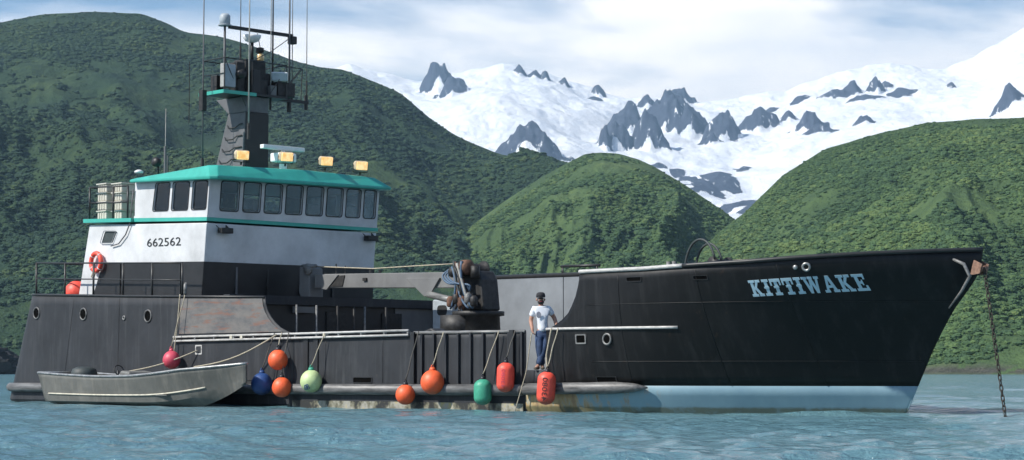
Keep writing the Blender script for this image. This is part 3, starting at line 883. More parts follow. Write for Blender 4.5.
# cap rails
def rim_pts(a, bq, n, dz=0.0):
    out = []
    for i in range(n + 1):
        k = a + (bq - a) * i / n
        uz = 23.76 + (stem(3.2) - 23.76) * k; z = zrim(uz)
        u = 23.76 + (stem(z) - 23.76) * k
        out.append(S(u, hb(u, z), z + dz))
    return out
b = MB(); b.tube(rim_pts(0, 0.36, 16), 0.045, 8); b.build('cap_rail', M['rail_white'], ship, True)
b = MB(); b.tube(rim_pts(0.362, 1.0, 40), 0.045, 8); b.build('cap_rail', M['black_rail'], ship, True)
b = MB(); b.tube([S(shear(u, 3.1), hb(u, 3), zquarter(u)) for u in (0.02, 0.2, 0.5, 1.5, 3, 6, 9, 12.38)], 0.035, 8); b.build('cap_rail', M['black_rail'], ship, True)
b = MB(); b.tube([S(18.25, 3.8, 1.76), S(22.04, 3.8, 1.745)], 0.04, 8); b.build('cap_rail', M['pipe'], ship, True)

# rub rails: big half-sunk fender pipes
b = MB(); b.tube([S(-0.38, 3.50, 0.36), S(-0.30, 3.72, 0.36), S(0.0, 3.86, 0.36), S(4, 3.87, 0.365), S(12, 3.87, 0.375), S(22.0, 3.87, 0.41)], 0.135, 12)
b.build('fender_pipe', M['fender_pipe'], ship, True)
pts = [(22.1, 0.43), (22.9, 0.45), (23.7, 0.46), (24.5, 0.475), (24.95, 0.48), (25.25, 0.48)]
b = MB(); b.tube([S(u, hb(u, z) + 0.09, z) for u, z in pts], [0.135, 0.135, 0.135, 0.135, 0.10, 0.02], 12)
b.build('fender_pipe', M['fender_pipe'], ship, True)
b = MB(); b.tube([S(-0.36, 3.5, 0.36), S(-0.36, -3.5, 0.36)], 0.13, 10); b.build('fender_pipe', M['fender_pipe'], ship, True)
# light strake at the water under the low side
b = MB(); b.prism([S(13.6, 3.812, -0.1), S(22.0, 3.812, -0.1), S(22.0, 3.812, 0.10), S(13.6, 3.812, 0.10)], S(0, 0.02, 0)); b.build('waterline_strake', M['strake'], ship)
# weld seams of the shell plating
for us in (14.9, 17.1, 24.9, 26.9, 28.6):
    zt = 1.6 if us < 20 else zrim(us) - 0.1
    b = MB(); b.tube([S(us, hb(us, z) + 0.002, z) for z in np.linspace(0.56, zt, 12)], 0.009, 6); b.build('weld_seam', M['hull_grey'] if us < 20 else M['hull_black'], ship, True)
for us in (2.9, 5.6):
    b = MB(); b.tube([S(shear(us, z), hb(us, z) + 0.002, z) for z in np.linspace(0.56, 2.95, 8)], 0.009, 6); b.build('weld_seam', M['hull_grey'], ship, True)
for z0 in (1.05, 2.3):
    b = MB(); b.tube([S(u, hb(u, z0) + 0.002, z0) for u in np.linspace(24.0, stem(z0) - 0.05, 30)], 0.008, 6); b.build('weld_seam', M['hull_black'], ship, True)
# white line moulding on the bow plating
b = MB(); pts = []
for i in range(13):
    u = 22.74 + 3.5 * i / 12; pts.append(S(u, hb(u, 1.78) + 0.02, 1.785 - 0.006 * i / 12))
b.tube(pts, 0.032, 8); b.build('moulding', M['rail_white'], ship, True)
# twin rail along the low side
for z in (1.775, 1.665):
    b = MB(); b.tube([S(8.4, 3.87, z), S(13.3, 3.87, z + 0.02), S(18.12, 3.87, z + 0.045)], 0.03, 8); b.build('guard_pipe', M['rail_white'], ship, True)
for u in np.arange(8.5, 18.2, 0.87):
    b = MB(); b.box(S(u, 3.80, 1.68), S(u + 0.05, 3.88, 1.80)); b.build('guard_bracket', M['pipe'], ship)
for u in (11.0, 11.45, 14.9):
    b = MB(); b.box(S(u, 3.80, 1.70), S(u + 0.10, 3.90, 1.79)); b.build('guard_clamp', M['cream'], ship)

# stiffeners of the ribbed low bulwark, and its posts
for i, u in enumerate(np.linspace(18.55, 21.95, 9)):
    b = MB(); b.box(S(u, 3.80, 0.54), S(u + 0.055, 3.87, 1.73)); b.build('bulwark_rib', M['hull_grey'], ship)
for u in (18.2, 21.6):
    b = MB(); b.box(S(u, 3.80, 0.54), S(u + 0.13, 3.885, 1.78)); b.build('bulwark_post', M['black'], ship)
for u in (14.05, 14.45):
    b = MB(); b.box(S(u, 3.80, 0.56), S(u + 0.17, 3.835, 1.68)); b.build('bulwark_slot', M['black'], ship)

# scraped doubler plate on the quarter
b = MB()
out = [(8.55, 1.86), (8.55, 2.83)] + [(12.30, 2.74), (12.33, 2.55), (12.42, 2.38), (12.57, 2.21), (12.74, 2.07), (12.97, 1.93), (13.15, 1.86)]
b.prism([S(u, 3.803, z) for u, z in out], S(0, 0.018, 0)); b.build('scraped_plate', M['scraped'], ship)
b = MB(); b.prism([S(8.6, 3.803, 0.6), S(12.9, 3.803, 0.6), S(13.1, 3.803, 1.62), S(8.6, 3.803, 1.62)], S(0, 0.014, 0)); b.build('doubler_plate', M['hull_grey'], ship)
# freeing ports, fairleads and portholes
def framed_hole(name, u, z, w, h, frame, inner, fr=0.03, v=None, rr=0.03):
    vv = (hb(u, z) if v is None else v)
    o = rounded([(-w / 2, -h / 2), (w / 2, -h / 2), (w / 2, h / 2), (-w / 2, h / 2)], rr)
    i = [(x * (1 - 2 * fr / w), y * (1 - 2 * fr / h)) for x, y in o]
    d = (hb(u + 0.3, z) - hb(u - 0.3, z)) / 0.6 if v is None else 0
    sl = (hb(u, z + 0.2) - hb(u, z - 0.2)) / 0.4 if v is None else 0
    f3 = lambda a, c: S(u + a, vv + d * a + sl * c + 0.022, z + c)
    fo = plate(name, o, [i], f3, S(0, -0.02, 0), frame, ship)
    f4 = lambda a, c: S(u + a, vv + d * a + sl * c + 0.006, z + c)
    plate('dark_plate', i, [], f4, S(0, -0.004, 0), inner, fo)  # solid black plate, paints the dark inside the hole
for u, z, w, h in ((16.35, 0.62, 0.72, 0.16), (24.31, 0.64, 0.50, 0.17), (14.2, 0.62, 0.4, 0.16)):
    framed_hole('freeing_port', u, z, w, h, M['black'], M['hole_dark'], 0.02)
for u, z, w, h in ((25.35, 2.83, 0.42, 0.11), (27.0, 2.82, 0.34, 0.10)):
    framed_hole('scupper_slot', u, z, w, h, M['black'], M['hole_dark'], 0.015)
framed_hole('fairlead', 23.77, 1.55, 0.30, 0.22, M['pipe'], M['hole_dark'], 0.03)
framed_hole('fairlead', 9.5, 1.42, 0.30, 0.26, M['rail_white'], M['hole_dark'], 0.035)
def porthole(u, z, r, ringmat, v=None, rim=0.024, tilt=0):
    vv = hb(u, z) if v is None else v
    b = MB(); b.torus(S(u, vv + 0.012, z), (0, 1, 0), r, rim, 22, 8)
    o = b.build('porthole', ringmat, ship, True)
    b = MB(); b.lathe([(r, 0), (r, 0.012)], 22, S(0, 1, 0), S(u, vv + 0.004, z)); b.build('glass', M['hole_dark'], o)  # opaque black disc, paints the dark inside the porthole
for u, z in ((1.25, 2.58), (3.8, 2.5), (7.08, 2.38)):
    porthole(u, z, 0.165, M['fender_pipe'])
porthole(24.49, 1.54, 0.115, M['pipe'])
porthole(5.9, 2.35, 0.05, M['pipe'])
# polished fairlead lip on the bow
uq = 29.13
b = MB(); b.torus(S(uq, hb(uq, 3.0) + 0.02, 3.0), S(0.45, 1, -0.25), 0.075, 0.028, 16, 8); b.build('fairlead_lip', M['steel'], ship, True)
b = MB(); b.lathe([(0.03, 0), (0.05, 0.01), (0.05, 0.06), (0.02, 0.07)], 10, S(0.35, 1, -0.2), S(uq - 0.19, hb(uq - 0.19, 3.0), 3.0)); b.build('fairlead_lip', M['steel'], ship, True)

# ---- lettering on the bow: slab-serif capitals cut as thin plates
def glyph(c):
    q = []
    def rect(x0, y0, x1, y1): q.append([(x0, y0), (x1, y0), (x1, y1), (x0, y1)])
    def bar(x0, y0, x1, y1, w): q.append([(x0 - w / 2, y0), (x0 + w / 2, y0), (x1 + w / 2, y1), (x1 - w / 2, y1)])
    st, sf = 0.23, 0.15
    if c in 'KE':
        rect(0.14, 0, 0.14 + st, 1); rect(0.02, 0, 0.52, sf); rect(0.02, 1 - sf, 0.52 if c == 'K' else 0.5, 1)
    if c == 'K':
        bar(0.42, 0.42, 0.74, 0.95, 0.2); bar(0.46, 0.55, 0.80, 0.05, 0.24); rect(0.58, 1 - sf, 0.96, 1); rect(0.62, 0, 1.0, sf); w = 1.02
    elif c == 'I':
        rect(0.15, 0, 0.15 + st + 0.02, 1); rect(0.02, 0, 0.53, sf); rect(0.02, 1 - sf, 0.53, 1); rect(0.08, 0.44, 0.47, 0.56); w = 0.55
    elif c == 'T':
        rect(0.31, 0, 0.31 + st + 0.02, 1); rect(0.17, 0, 0.70, sf); rect(0.02, 0.82, 0.85, 1); rect(0.02, 0.6, 0.15, 0.84); rect(0.72, 0.6, 0.85, 0.84); rect(0.24, 0.44, 0.63, 0.56); w = 0.87
    elif c == 'W':
        bar(0.16, 1, 0.40, 0, 0.2); bar(0.62, 0.95, 0.40, 0, 0.17); bar(0.62, 0.95, 0.84, 0, 0.2); bar(1.10, 1, 0.84, 0, 0.17)
        rect(0, 1 - sf, 0.40, 1); rect(0.46, 1 - sf, 0.80, 1); rect(0.92, 1 - sf, 1.26, 1); w = 1.28
    elif c == 'A':
        bar(0.18, 0, 0.46, 1, 0.17); bar(0.80, 0, 0.52, 1, 0.22); rect(0.28, 0.28, 0.70, 0.42); rect(0.0, 0, 0.36, sf); rect(0.60, 0, 1.02, sf); w = 1.03
    elif c == 'E':
        rect(0.3, 0, 0.84, 0.16); rect(0.3, 0.84, 0.82, 1); rect(0.3, 0.43, 0.62, 0.57); rect(0.70, 0, 0.84, 0.32); rect(0.70, 0.68, 0.82, 1); rect(0.54, 0.34, 0.63, 0.66); w = 0.87
    return q, w
word = 'KITTIWAKE'
gl = [glyph(c) for c in word]
gap = 0.07
tot = sum(w for _, w in gl) + gap * (len(word) - 1)
U0, U1, LH = 27.97, 30.0, 0.335
def zbase(u): return 2.40 + 0.115 * (u - U0) / (U1 - U0)
x = 0.0
for (q, w), c in zip(gl, word):
    b = MB()
    for i, poly in enumerate(q):
        pv = []
        for (a, d) in poly:
            u = U0 + (x + a) / tot * (U1 - U0); z = zbase(u) + d * LH
            pv.append(S(u, hb(u, z) + 0.012 + 0.0016 * i, z))
        b.add(pv, [(0, 1, 2, 3)])
    o = b.build('letter_' + c.lower(), M['letter'], ship)
    sol = o.modifiers.new('t', 'SOLIDIFY'); sol.thickness = 0.006; sol.offset = 0
    x += w + gap

# ---- stem plate, anchor roller, foredeck gear
b = MB(); b.lathe([(0.085, -0.1), (0.05, -0.04), (0.05, 0.04), (0.085, 0.1)], 14, (0, 1, 0), S(31.70, 0.02, 2.96)); b.build('anchor_roller', M['copper'], ship, True)
b = MB()
for s in (-0.13, 0.12):
    b.prism([S(31.3, s, 2.8), S(31.72, s, 2.86), S(31.78, s, 3.05), S(31.6, s, 3.14), S(31.3, s, 3.16)], S(0, 0.03, 0))
b.build('roller_cheek', M['copper'], ship)
b = MB(); b.tube([S(31.3, 0.5, 3.16), S(31.52, 0.42, 3.05), S(31.62, 0.36, 2.8), S(31.4, 0.33, 2.5), S(31.05, 0.28, 2.15)], [0.03, 0.04, 0.036, 0.03, 0.015], 8); b.build('anchor_stock', M['pipe'], ship, True)
b = MB(); b.lathe([(0.15, 0), (0.15, 0.04), (0.09, 0.06), (0.09, 0.5), (0.15, 0.52), (0.15, 0.56)], 16, (0, 1, 0), S(25.5, 1.3, 3.27)); b.build('windlass_drum', M['dark_metal'], ship, True)
b = MB(); b.box(S(25.2, 0.7, 2.3), S(26.0, 1.4, 3.15)); b.build('windlass_bed', M['dark_metal'], ship, bevel=0.03)
for k, (r, dx) in enumerate(((0.46, 0), (0.40, 0.09))):
    pts = [S(25.15 + dx + r * -math.cos(t), 1.3 - 0.2 * k, 3.08 + 0.30 * 0 + (r * 1.6) * math.sin(t)) for t in np.linspace(0.05, 2.75, 18)]
    b = MB(); b.tube(pts, 0.028, 8); b.build('hydraulic_hose', M['hose_dark'], ship, True)
for u in (24.45, 24.62):
    b = MB(); b.tube([S(u, 1.6, 2.3), S(u, 1.6, 3.33)], 0.045, 8); b.build('bitt', M['pipe'], ship, True)
b = MB(); b.tube([S(26.1, 1.3, 3.30), S(28.5, 0.8, 3.34)], 0.015, 6); b.build('stay_wire', M['rope'], ship, True)
# low black rail standing on the port bulwark cap
b = MB(); b.tube([S(15.9, -3.72, 3.72), S(17.35, -3.72, 3.70)], 0.04, 8)
for u in (15.95, 17.25): b.tube([S(u, -3.72, 3.4), S(u, -3.72, 3.71)], 0.03, 6)
b.build('bulwark_rail', M['black_rail'], ship, True)

# ---- deckhouse
def uf(z): return 8.72 + 0.10 * (z - 3.9)
def zs_(u, z): return z + 0.04 * (8.8 - u)
HW = 3.1
b = MB(); prof = [(2.35, 2.84), (2.95, zs_(2.95, 4.95)), (uf(4.95), 4.95), (uf(2.84), 2.84)]
b.prism([S(u, HW, z) for u, z in prof], S(0, -2 * HW, 0)); b.build('deckhouse', M['white'], ship, bevel=0.03)
b = MB(); b.prism([S(u, HW + 0.002, z) for u, z in ((3.1, 2.85), (3.72, 4.03), (uf(3.87), 3.875), (uf(2.85), 2.85))], S(0, 0.012, 0)); b.build('black_skirt', M['black'], ship)
b = MB(); b.prism([S(uf(z) + 0.002, v, z) for v, z in ((HW + 0.012, 2.85), (-HW - 0.01, 2.85), (-HW - 0.01, 3.90), (HW + 0.012, 3.875))], (0.012, 0, 0)); b.build('black_skirt', M['black'], ship)
for u, zt in ((4.6, 3.98), (6.2, 3.92), (7.6, 3.9)):
    b = MB(); b.box(S(u, HW + 0.014, 2.86), S(u + 0.05, HW + 0.04, zt)); b.build('skirt_batten', M['black_rail'], ship)
for v in (2.0, 0.9, -0.3, -1.5):
    b = MB(); b.box(S(uf(3.3) + 0.014, v, 2.86), S(uf(3.3) + 0.06, v - 0.06, 3.8)); b.build('skirt_batten', M['mast_grey'] if v == 2.0 else M['black_rail'], ship)
# boat deck slab and teal band
b = MB(); b.prism([S(u, HW + 0.12, z) for u, z in ((2.8, zs_(2.8, 5.01)), (5.3, zs_(5.3, 5.01)), (5.3, zs_(5.3, 5.12)), (2.8, zs_(2.8, 5.12)))], S(0, -2 * HW - 0.24, 0)); b.build('boat_deck', M['teal'], ship)
b = MB(); b.prism([S(u, HW + 0.025, z) for u, z in ((5.3, zs_(5.3, 5.015)), (uf(5.0) + 0.025, 5.0), (uf(5.1) + 0.025, 5.10), (5.3, zs_(5.3, 5.12)))], S(0, -2 * HW - 0.05, 0)); b.build('teal_band', M['teal'], ship)
b = MB(); b.prism([S(u, HW + 0.004, z) for u, z in ((5.28, zs_(5.28, 5.125)), (uf(5.1) , 5.105), (uf(5.13), 5.16), (5.28, zs_(5.28, 5.18)))], S(0, -2 * HW - 0.008, 0)); b.build('wheelhouse_sill', M['white'], ship)
# house side window, curved stair pipe, life ring hook
def winplate(name, quad, f3, nrm, rr=0.07, glassmat=None, framemat=None, par=ship, fw=0.022):
    h = rounded(quad, rr)
    cx = sum(p[0] for p in h) / len(h); cy = sum(p[1] for p in h) / len(h)
    wx = max(p[0] for p in h) - min(p[0] for p in h); wy = max(p[1] for p in h) - min(p[1] for p in h)
    o = [(cx + (p[0] - cx) * (1 + 2 * fw / wx), cy + (p[1] - cy) * (1 + 2 * fw / wy)) for p in h]
    n = Vector(nrm)
    fr = plate(name, o, [h], lambda a, c: Vector(f3(a, c)) + n * 0.016, -n * 0.014, framemat or M['rubber'], par)
    plate('pane', h, [], lambda a, c: Vector(f3(a, c)) - n * 0.035, -n * 0.006, glassmat or M['glass'], fr)
    return h
winplate('house_window', [(3.62, 4.62), (4.20, 4.60), (4.42, 4.92), (3.80, 4.95)], lambda a, c: S(a, HW + 0.04, c), S(0, 1, 0), 0.05, M['hose_dark'], M['grey_light'])
b = MB(); b.tube([S(5.32, HW + 0.06, 6.1), S(5.25, HW + 0.06, 5.6), S(5.15, HW + 0.06, 5.1), S(4.95, HW + 0.06, 4.8), S(4.6, HW + 0.06, 4.55), S(4.2, HW + 0.06, 4.50)], 0.018, 6); b.build('drain_pipe', M['mast_grey'], ship, True)

# wheelhouse walls with real openings
side_out = [(5.32, 5.20), (uf(5.1), 5.11), (uf(6.2) , 6.20), (5.32, 6.36)]
wz0 = lambda u: 5.33 + 0.035 * (8.8 - u)
side_q = []
for a, c in ((6.22, 6.98), (7.14, 7.92), (8.10, 8.78)):
    side_q.append([(a, wz0(a)), (c, wz0(c)), (c + 0.09, wz0(c) + 0.78), (a + 0.09 + (0.06 if a < 6.5 else 0), wz0(a) + 0.78)])
TH = 0.08
for s in (1, -1):
    holes = [rounded(q, 0.09) for q in side_q]
    plate('wheelhouse_wall', side_out, holes, lambda a, c: S(a, s * HW, c), S(0, -s * TH, 0), M['white'], ship)
    for q in side_q: winplate('wheelhouse_window', q, lambda a, c: S(a, s * HW, c), S(0, s, 0), 0.09)
fv = [(2.72, 2.03), (1.93, 1.27), (1.18, 0.51), (0.42, -0.24), (-0.33, -1.00), (-1.08, -1.74), (-1.82, -2.42), (-2.50, -3.02)]
front_out = [(HW - 0.001, 5.11), (-HW + 0.001, 5.15), (-HW + 0.001, 6.24), (HW - 0.001, 6.20)]
fq = []
for a, c in fv:
    z0 = 5.31 + 0.012 * (2.7 - a)
    a -= 0.035; c += 0.035
    fq.append([(a, z0), (c, z0 + 0.006), (c, z0 + 0.82), (a, z0 + 0.815)])
fn = Vector((1, 0, -0.1)).normalized()
plate('wheelhouse_wall', front_out, [rounded(q, 0.09) for q in fq], lambda a, c: S(uf(c), a, c), (-TH, 0, 0), M['white'], ship)
for q in fq: winplate('wheelhouse_window', q, lambda a, c: S(uf(c), a, c), fn, 0.09)
aft_q = [[(2.4, 5.5), (1.2, 5.5), (1.2, 6.15), (2.4, 6.15)], [(-0.4, 5.5), (-2.2, 5.5), (-2.2, 6.15), (-0.4, 6.15)]]
plate('wheelhouse_wall', [(HW - TH, 5.2), (-HW + TH, 5.2), (-HW + TH, 6.36), (HW - TH, 6.36)], [rounded(q, 0.08) for q in aft_q], lambda a, c: S(5.33, a, c), (TH, 0, 0), M['white'], ship)
for q in aft_q: winplate('wheelhouse_window', q, lambda a, c: S(5.33, a, c), (-1, 0, 0), 0.08)
# wheelhouse inside: floor, deckhead and dark wood lining, added to darken the windows
b = MB(); b.box(S(5.45, 2.98, 5.30), S(8.6, -2.98, 5.32)); b.build('wheelhouse_floor', M['wood'], ship)
b = MB(); b.box(S(5.45, 2.98, 6.19), S(8.75, -2.98, 6.20)); b.build('deckhead_lining', M['wood'], ship)
plate('aft_lining', [(HW - TH - 0.02, 5.33), (-HW + TH + 0.02, 5.33), (-HW + TH + 0.02, 6.18), (HW - TH - 0.02, 6.18)], [rounded(q, 0.08) for q in aft_q], lambda a, c: S(5.43, a, c), (0.01, 0, 0), M['wood'], ship)
b = MB(); b.box(S(7.9, 2.6, 5.33), S(8.5, -2.6, 5.43)); b.build('console', M['wood'], ship, bevel=0.02)
b = MB(); b.box(S(5.46, 2.9, 5.33), S(5.64, -2.9, 5.5)); b.build('chart_bench', M['wood'], ship)
for u, v in ((6.45, 2.2), (7.25, 0.4)):
    b = MB(); b.box(S(u, v + 0.25, 5.33), S(u + 0.5, v - 0.25, 5.45)); b.box(S(u, v + 0.25, 5.45), S(u + 0.12, v - 0.25, 5.85)); b.build('helm_seat', M['seat'], ship, bevel=0.03)
for v0, v1 in ((2.95, 2.55), (-2.6, -2.95)):
    b = MB(); b.box(S(6.3, v0, 5.5), S(6.34, v1, 6.15)); b.build('curtain', M['seat'], ship)
b = MB(); b.box(S(5.46, 0.9, 5.5), S(5.5, 0.1, 6.0)); b.build('chart_board', M['seat'], ship)
for v in (1.6, -0.8, -2.2):
    b = MB(); b.box(S(8.3, v, 5.435), S(8.45, v - 0.4, 5.72)); b.build('instrument_screen', M['grey_sheet'], ship, bevel=0.015)

# roof: thick forward brow tapering to a thin aft edge
def roof():
    bot = [(5.35, 3.32, 6.28), (9.22, 3.30, 6.12), (9.40, 3.15, 6.12), (9.50, 0, 6.15), (9.34, -3.2, 6.22), (9.1, -3.42, 6.24), (5.35, -3.42, 6.38)]
    mid = [(5.35, 3.32, 6.36), (9.24, 3.32, 6.21), (9.42, 3.17, 6.21), (9.52, 0, 6.24), (9.36, -3.22, 6.29), (9.12, -3.44, 6.31), (5.35, -3.42, 6.46)]
    top = [(5.5, 3.15, 6.42), (8.95, 3.16, 6.54), (9.16, 3.0, 6.54), (9.27, 0, 6.60), (9.12, -2.75, 6.57), (8.8, -3.0, 6.56), (5.5, -3.2, 6.52)]
    n = 7; vs = [S(*p) for p in bot + mid + top]
    fs = [tuple(range(n)), tuple(range(2 * n, 3 * n))]
    for l in (0, n):
        fs += [(l + i, l + (i + 1) % n, l + n + (i + 1) % n, l + n + i) for i in range(n)]
    o = mk('wheelhouse_roof', vs, fs, M['teal'], ship, fix=True)
    bv = o.modifiers.new('b', 'BEVEL'); bv.width = 0.025; bv.segments = 2
roof()
# hull number
vs, fs = text_mesh('662562', 0.34)
b = MB(); 
mx = max(v[0] for v in vs); 
b.add([S(6.79 + v[0] / mx * 0.83, HW + 0.012, 4.49 - 0.03 * v[0] + v[1] * 1.0) for v in vs], fs)
o = b.build('registration_number', M['number'], ship); sol = o.modifiers.new('t', 'SOLIDIFY'); sol.thickness = 0.006

# floodlights on the brow: amber-lensed
def floodlight(u, v, z, parent, yaw=0.0, w=0.40, body='lamp_body', lens='lamp_lit'):
    Mx = Matrix.Translation(Vector(S(u, v, z))) @ Matrix.Rotation(yaw, 4, 'Z') @ Matrix.Rotation(R(12), 4, 'Y')
    def T(mb): mb.v = [tuple(Mx @ Vector(p)) for p in mb.v]; return mb
    b = MB()
    pr = [(-0.16, -0.07), (-0.16, 0.07), (-0.06, 0.13), (0.08, 0.14), (0.08, -0.14), (-0.06, -0.13)]
    b.prism([(x, -w / 2, y) for x, y in pr], (0, w, 0))
    o = T(b).build('floodlight', M[body], parent, bevel=0.05)
    b = MB(); b.box((0.081, -w / 2 + 0.025, -0.12), (0.115, w / 2 - 0.025, 0.12)); T(b).build('lens', M[lens], o, bevel=0.03)
    b = MB(); b.tube([(-0.02, -w / 2 - 0.03, 0.02), (-0.02, -w / 2 - 0.03, -0.2), (-0.02, w / 2 + 0.03, -0.2), (-0.02, w / 2 + 0.03, 0.02)], 0.014, 6); b.tube([(-0.02, 0, -0.2), (-0.03, 0, -0.28)], 0.03, 8)
    T(b).build('bracket', M['dark_metal'], o)
for v, z in ((2.04, 6.90), (0.47, 6.97), (-1.0, 6.95), (-2.33, 6.91)):
    floodlight(9.0, v, z, ship, R(-18))
# dark deck lights on the house front
for v, z in ((2.55, 4.76), (-2.78, 4.79)):
    b = MB(); b.box(S(8.85, v + 0.2, z - 0.09), S(9.06, v - 0.2, z + 0.06)); b.prism([S(8.87, v + 0.3, z + 0.14), S(9.0, v + 0.2, z - 0.05), S(9.0, v + 0.12, z - 0.05)], (0.05, 0, 0)); b.prism([S(8.87, v - 0.05, z + 0.16), S(9.0, v - 0.2, z - 0.05), S(9.0, v + 0.05, z - 0.05)], (0.05, 0, 0)); b.tube([S(8.8, v, z), S(8.95, v, z)], 0.05, 8)
    b.build('deck_light', M['dark_metal'], ship, bevel=0.015)
# radar on the roof
b = MB(); b.tube([S(8.2, -0.05, 6.65), S(8.2, -0.05, 6.9)], 0.12, 12); b.box(S(8.0, 0.28, 6.9), S(8.42, -0.38, 7.16)); o = b.build('radar', M['white_trim'], ship, bevel=0.04)
b = MB(); b.box(S(8.12, 0.74, 7.25), S(8.30, -0.78, 7.37)); b.tube([S(8.2, -0.05, 7.15), S(8.2, -0.05, 7.27)], 0.06, 10); b.build('scanner_bar', M['white_trim'], o, bevel=0.03)

# ---- mast
b = MB()
lo = [(5.50, 0.48), (6.95, 0.48), (6.95, -0.48), (5.50, -0.48)]; hi = [(6.15, 0.42), (7.0, 0.42), (7.0, -0.42), (6.15, -0.42)]
b.add([S(u, v, 6.55) for u, v in lo] + [S(u, v, 8.45) for u, v in hi], [(0, 1, 2, 3), (4, 5, 6, 7), (0, 1, 5, 4), (1, 2, 6, 5), (2, 3, 7, 6), (3, 0, 4, 7)])
b.add([S(u, v, 8.452) for u, v in hi] + [S(5.55, 0.42, 8.92), S(7.05, 0.42, 8.92), S(7.05, -0.42, 8.92), S(5.55, -0.42, 8.92)], [(0, 1, 2, 3), (4, 5, 6, 7), (0, 1, 5, 4), (1, 2, 6, 5), (2, 3, 7, 6), (3, 0, 4, 7)])
mast = b.build('mast', M['mast_grey'], ship, bevel=0.02)
b = MB(); b.prism([S(6.96, 0.44, 6.6), S(6.96, -0.44, 6.6), S(7.01, -0.4, 8.44), S(7.01, 0.4, 8.44)], (0.03, 0, 0)); b.build('shaded_front', M['black'], mast)  # black plate paints shade onto the mast's forward face
for i, z in enumerate((6.75, 7.08, 7.42, 7.76, 8.1)):
    k = (z - 6.55) / 1.9; ua = 5.5 + 0.65 * k; v = 0.48 - 0.06 * k + 0.03
    b = MB(); b.tube([S(ua + 0.15, v, z), S(ua + 0.28, v + 0.06, z - 0.10), S(ua + 0.62, v + 0.06, z - 0.10), S(ua + 0.75, v, z), S(6.9, v, z)], 0.018, 6); b.build('mast_rung', M['dark_metal'], mast, True)
b = MB(); b.box(S(6.05, 1.35, 8.93), S(7.2, -1.0, 9.0)); pf = b.build('mast_platform', M['black'], ship)
b = MB(); b.box(S(6.02, 1.36, 8.9), S(7.22, 1.40, 9.0)); b.build('platform_edge', M['teal'], pf)
b = MB(); b.box(S(7.205, 1.40, 8.9), S(7.24, 0.2, 9.0)); b.build('platform_edge', M['teal'], pf)
b = MB(); b.box(S(6.6, -1.0, 8.93), S(6.75, -2.15, 9.02)); b.tube([S(6.68, -2.1, 8.75), S(6.68, -2.1, 9.2)], 0.06, 10); b.tube([S(6.68, -1.45, 8.62), S(6.68, -1.45, 9.02)], 0.07, 10); b.build('yard_arm', M['black'], pf)
# rail frames round the platform
b = MB()
for u in (6.1, 7.15):
    b.tube([S(u, 1.3, 9.0), S(u, 1.3, 9.95)], 0.018, 6); b.tube([S(u, 0.3, 9.0), S(u, 0.3, 9.95)], 0.018, 6); b.tube([S(u, -0.98, 9.0), S(u, -0.98, 9.95)], 0.018, 6)
    b.tube([S(u, 1.3, 9.95), S(u, -0.98, 9.95)], 0.018, 6)
for v in (1.3, -0.98): b.tube([S(6.1, v, 9.95), S(7.15, v, 9.95)], 0.018, 6); b.tube([S(6.1, v, 9.5), S(7.15, v, 9.5)], 0.012, 6)
b.tube([S(6.68, -1.0, 9.0), S(6.68, -1.9, 10.0)], 0.015, 6); b.tube([S(6.68, -1.0, 10.0), S(6.68, -1.95, 10.0)], 0.015, 6); b.tube([S(6.68, -1.9, 9.0), S(6.68, -1.95, 10.0)], 0.015, 6)
b.build('platform_rail', M['black_rail'], pf)
# things on the platform: floodlight boxes, sensor dome, search light, aerial bar
b = MB(); b.box(S(6.9, 1.28, 9.1), S(7.08, 0.85, 9.8)); o = b.build('equipment_box', M['grey_sheet'], pf, bevel=0.02)
b = MB(); b.box(S(7.082, 1.27, 9.12), S(7.1, 0.86, 9.78)); b.build('box_face', M['cabinet'], pf, bevel=0.01)
b = MB(); b.box(S(6.6, 0.75, 9.02), S(7.0, 0.45, 9.9)); b.build('junction_box', M['dark_metal'], pf, bevel=0.02)
b = MB(); b.box(S(6.3, 0.35, 9.02), S(6.9, -0.4, 10.05)); b.build('equipment_locker', M['dark_metal'], pf, bevel=0.03)
b = MB(); b.tube([S(6.6, -0.1, 10.05), S(6.6, -0.1, 10.65)], 0.05, 8); b.lathe([(0.05, 10.30), (0.12, 10.32), (0.12, 10.45), (0.05, 10.47)], 10, (0, 0, 1), S(6.7, -0.32, 0)); b.build('dome_post', M['dark_metal'], pf, True)
b = MB(); b.lathe([(0.08, 0), (0.2, 0.05), (0.27, 0.16), (0.27, 0.22), (0.12, 0.24)], 16, (0, 0, 1), S(6.6, -0.1, 10.6)); b.build('radome', M['white_trim'], pf, True)
b = MB(); b.lathe([(0.06, 0), (0.11, 0.04), (0.11, 0.2), (0.06, 0.24)], 12, (0, 0, 1), S(6.7, -0.34, 10.05)); b.build('signal_lamp', M['lamp_amber'], pf, True)
b = MB(); b.box(S(6.55, 0.75, 10.93), S(6.67, -1.6, 11.02)); b.build('aerial_bar', M['dark_metal'], pf)
b = MB(); b.lathe([(0.12, 0), (0.16, 0.03), (0.16, 0.26), (0.1, 0.33)], 14, (0, 0, 1), S(6.6, 0.9, 11.02)); b.lathe([(0.2, -0.03), (0.2, 0)], 14, (0, 0, 1), S(6.6, 0.9, 11.02)); b.build('sensor_drum', M['cabinet'], pf, True)
b = MB(); b.tube([S(6.6, 0.9, 9.0), S(6.6, 0.9, 11.0)], 0.035, 8); b.build('sensor_pole', M['mast_grey'], pf, True)
b = MB(); b.box(S(6.5, -1.5, 10.72), S(6.72, -1.72, 10.96)); b.build('horn_box', M['dark_metal'], pf, bevel=0.03)
floodlight(7.1, -0.75, 9.6, pf, R(-35), 0.5, 'white_trim', 'cabinet')
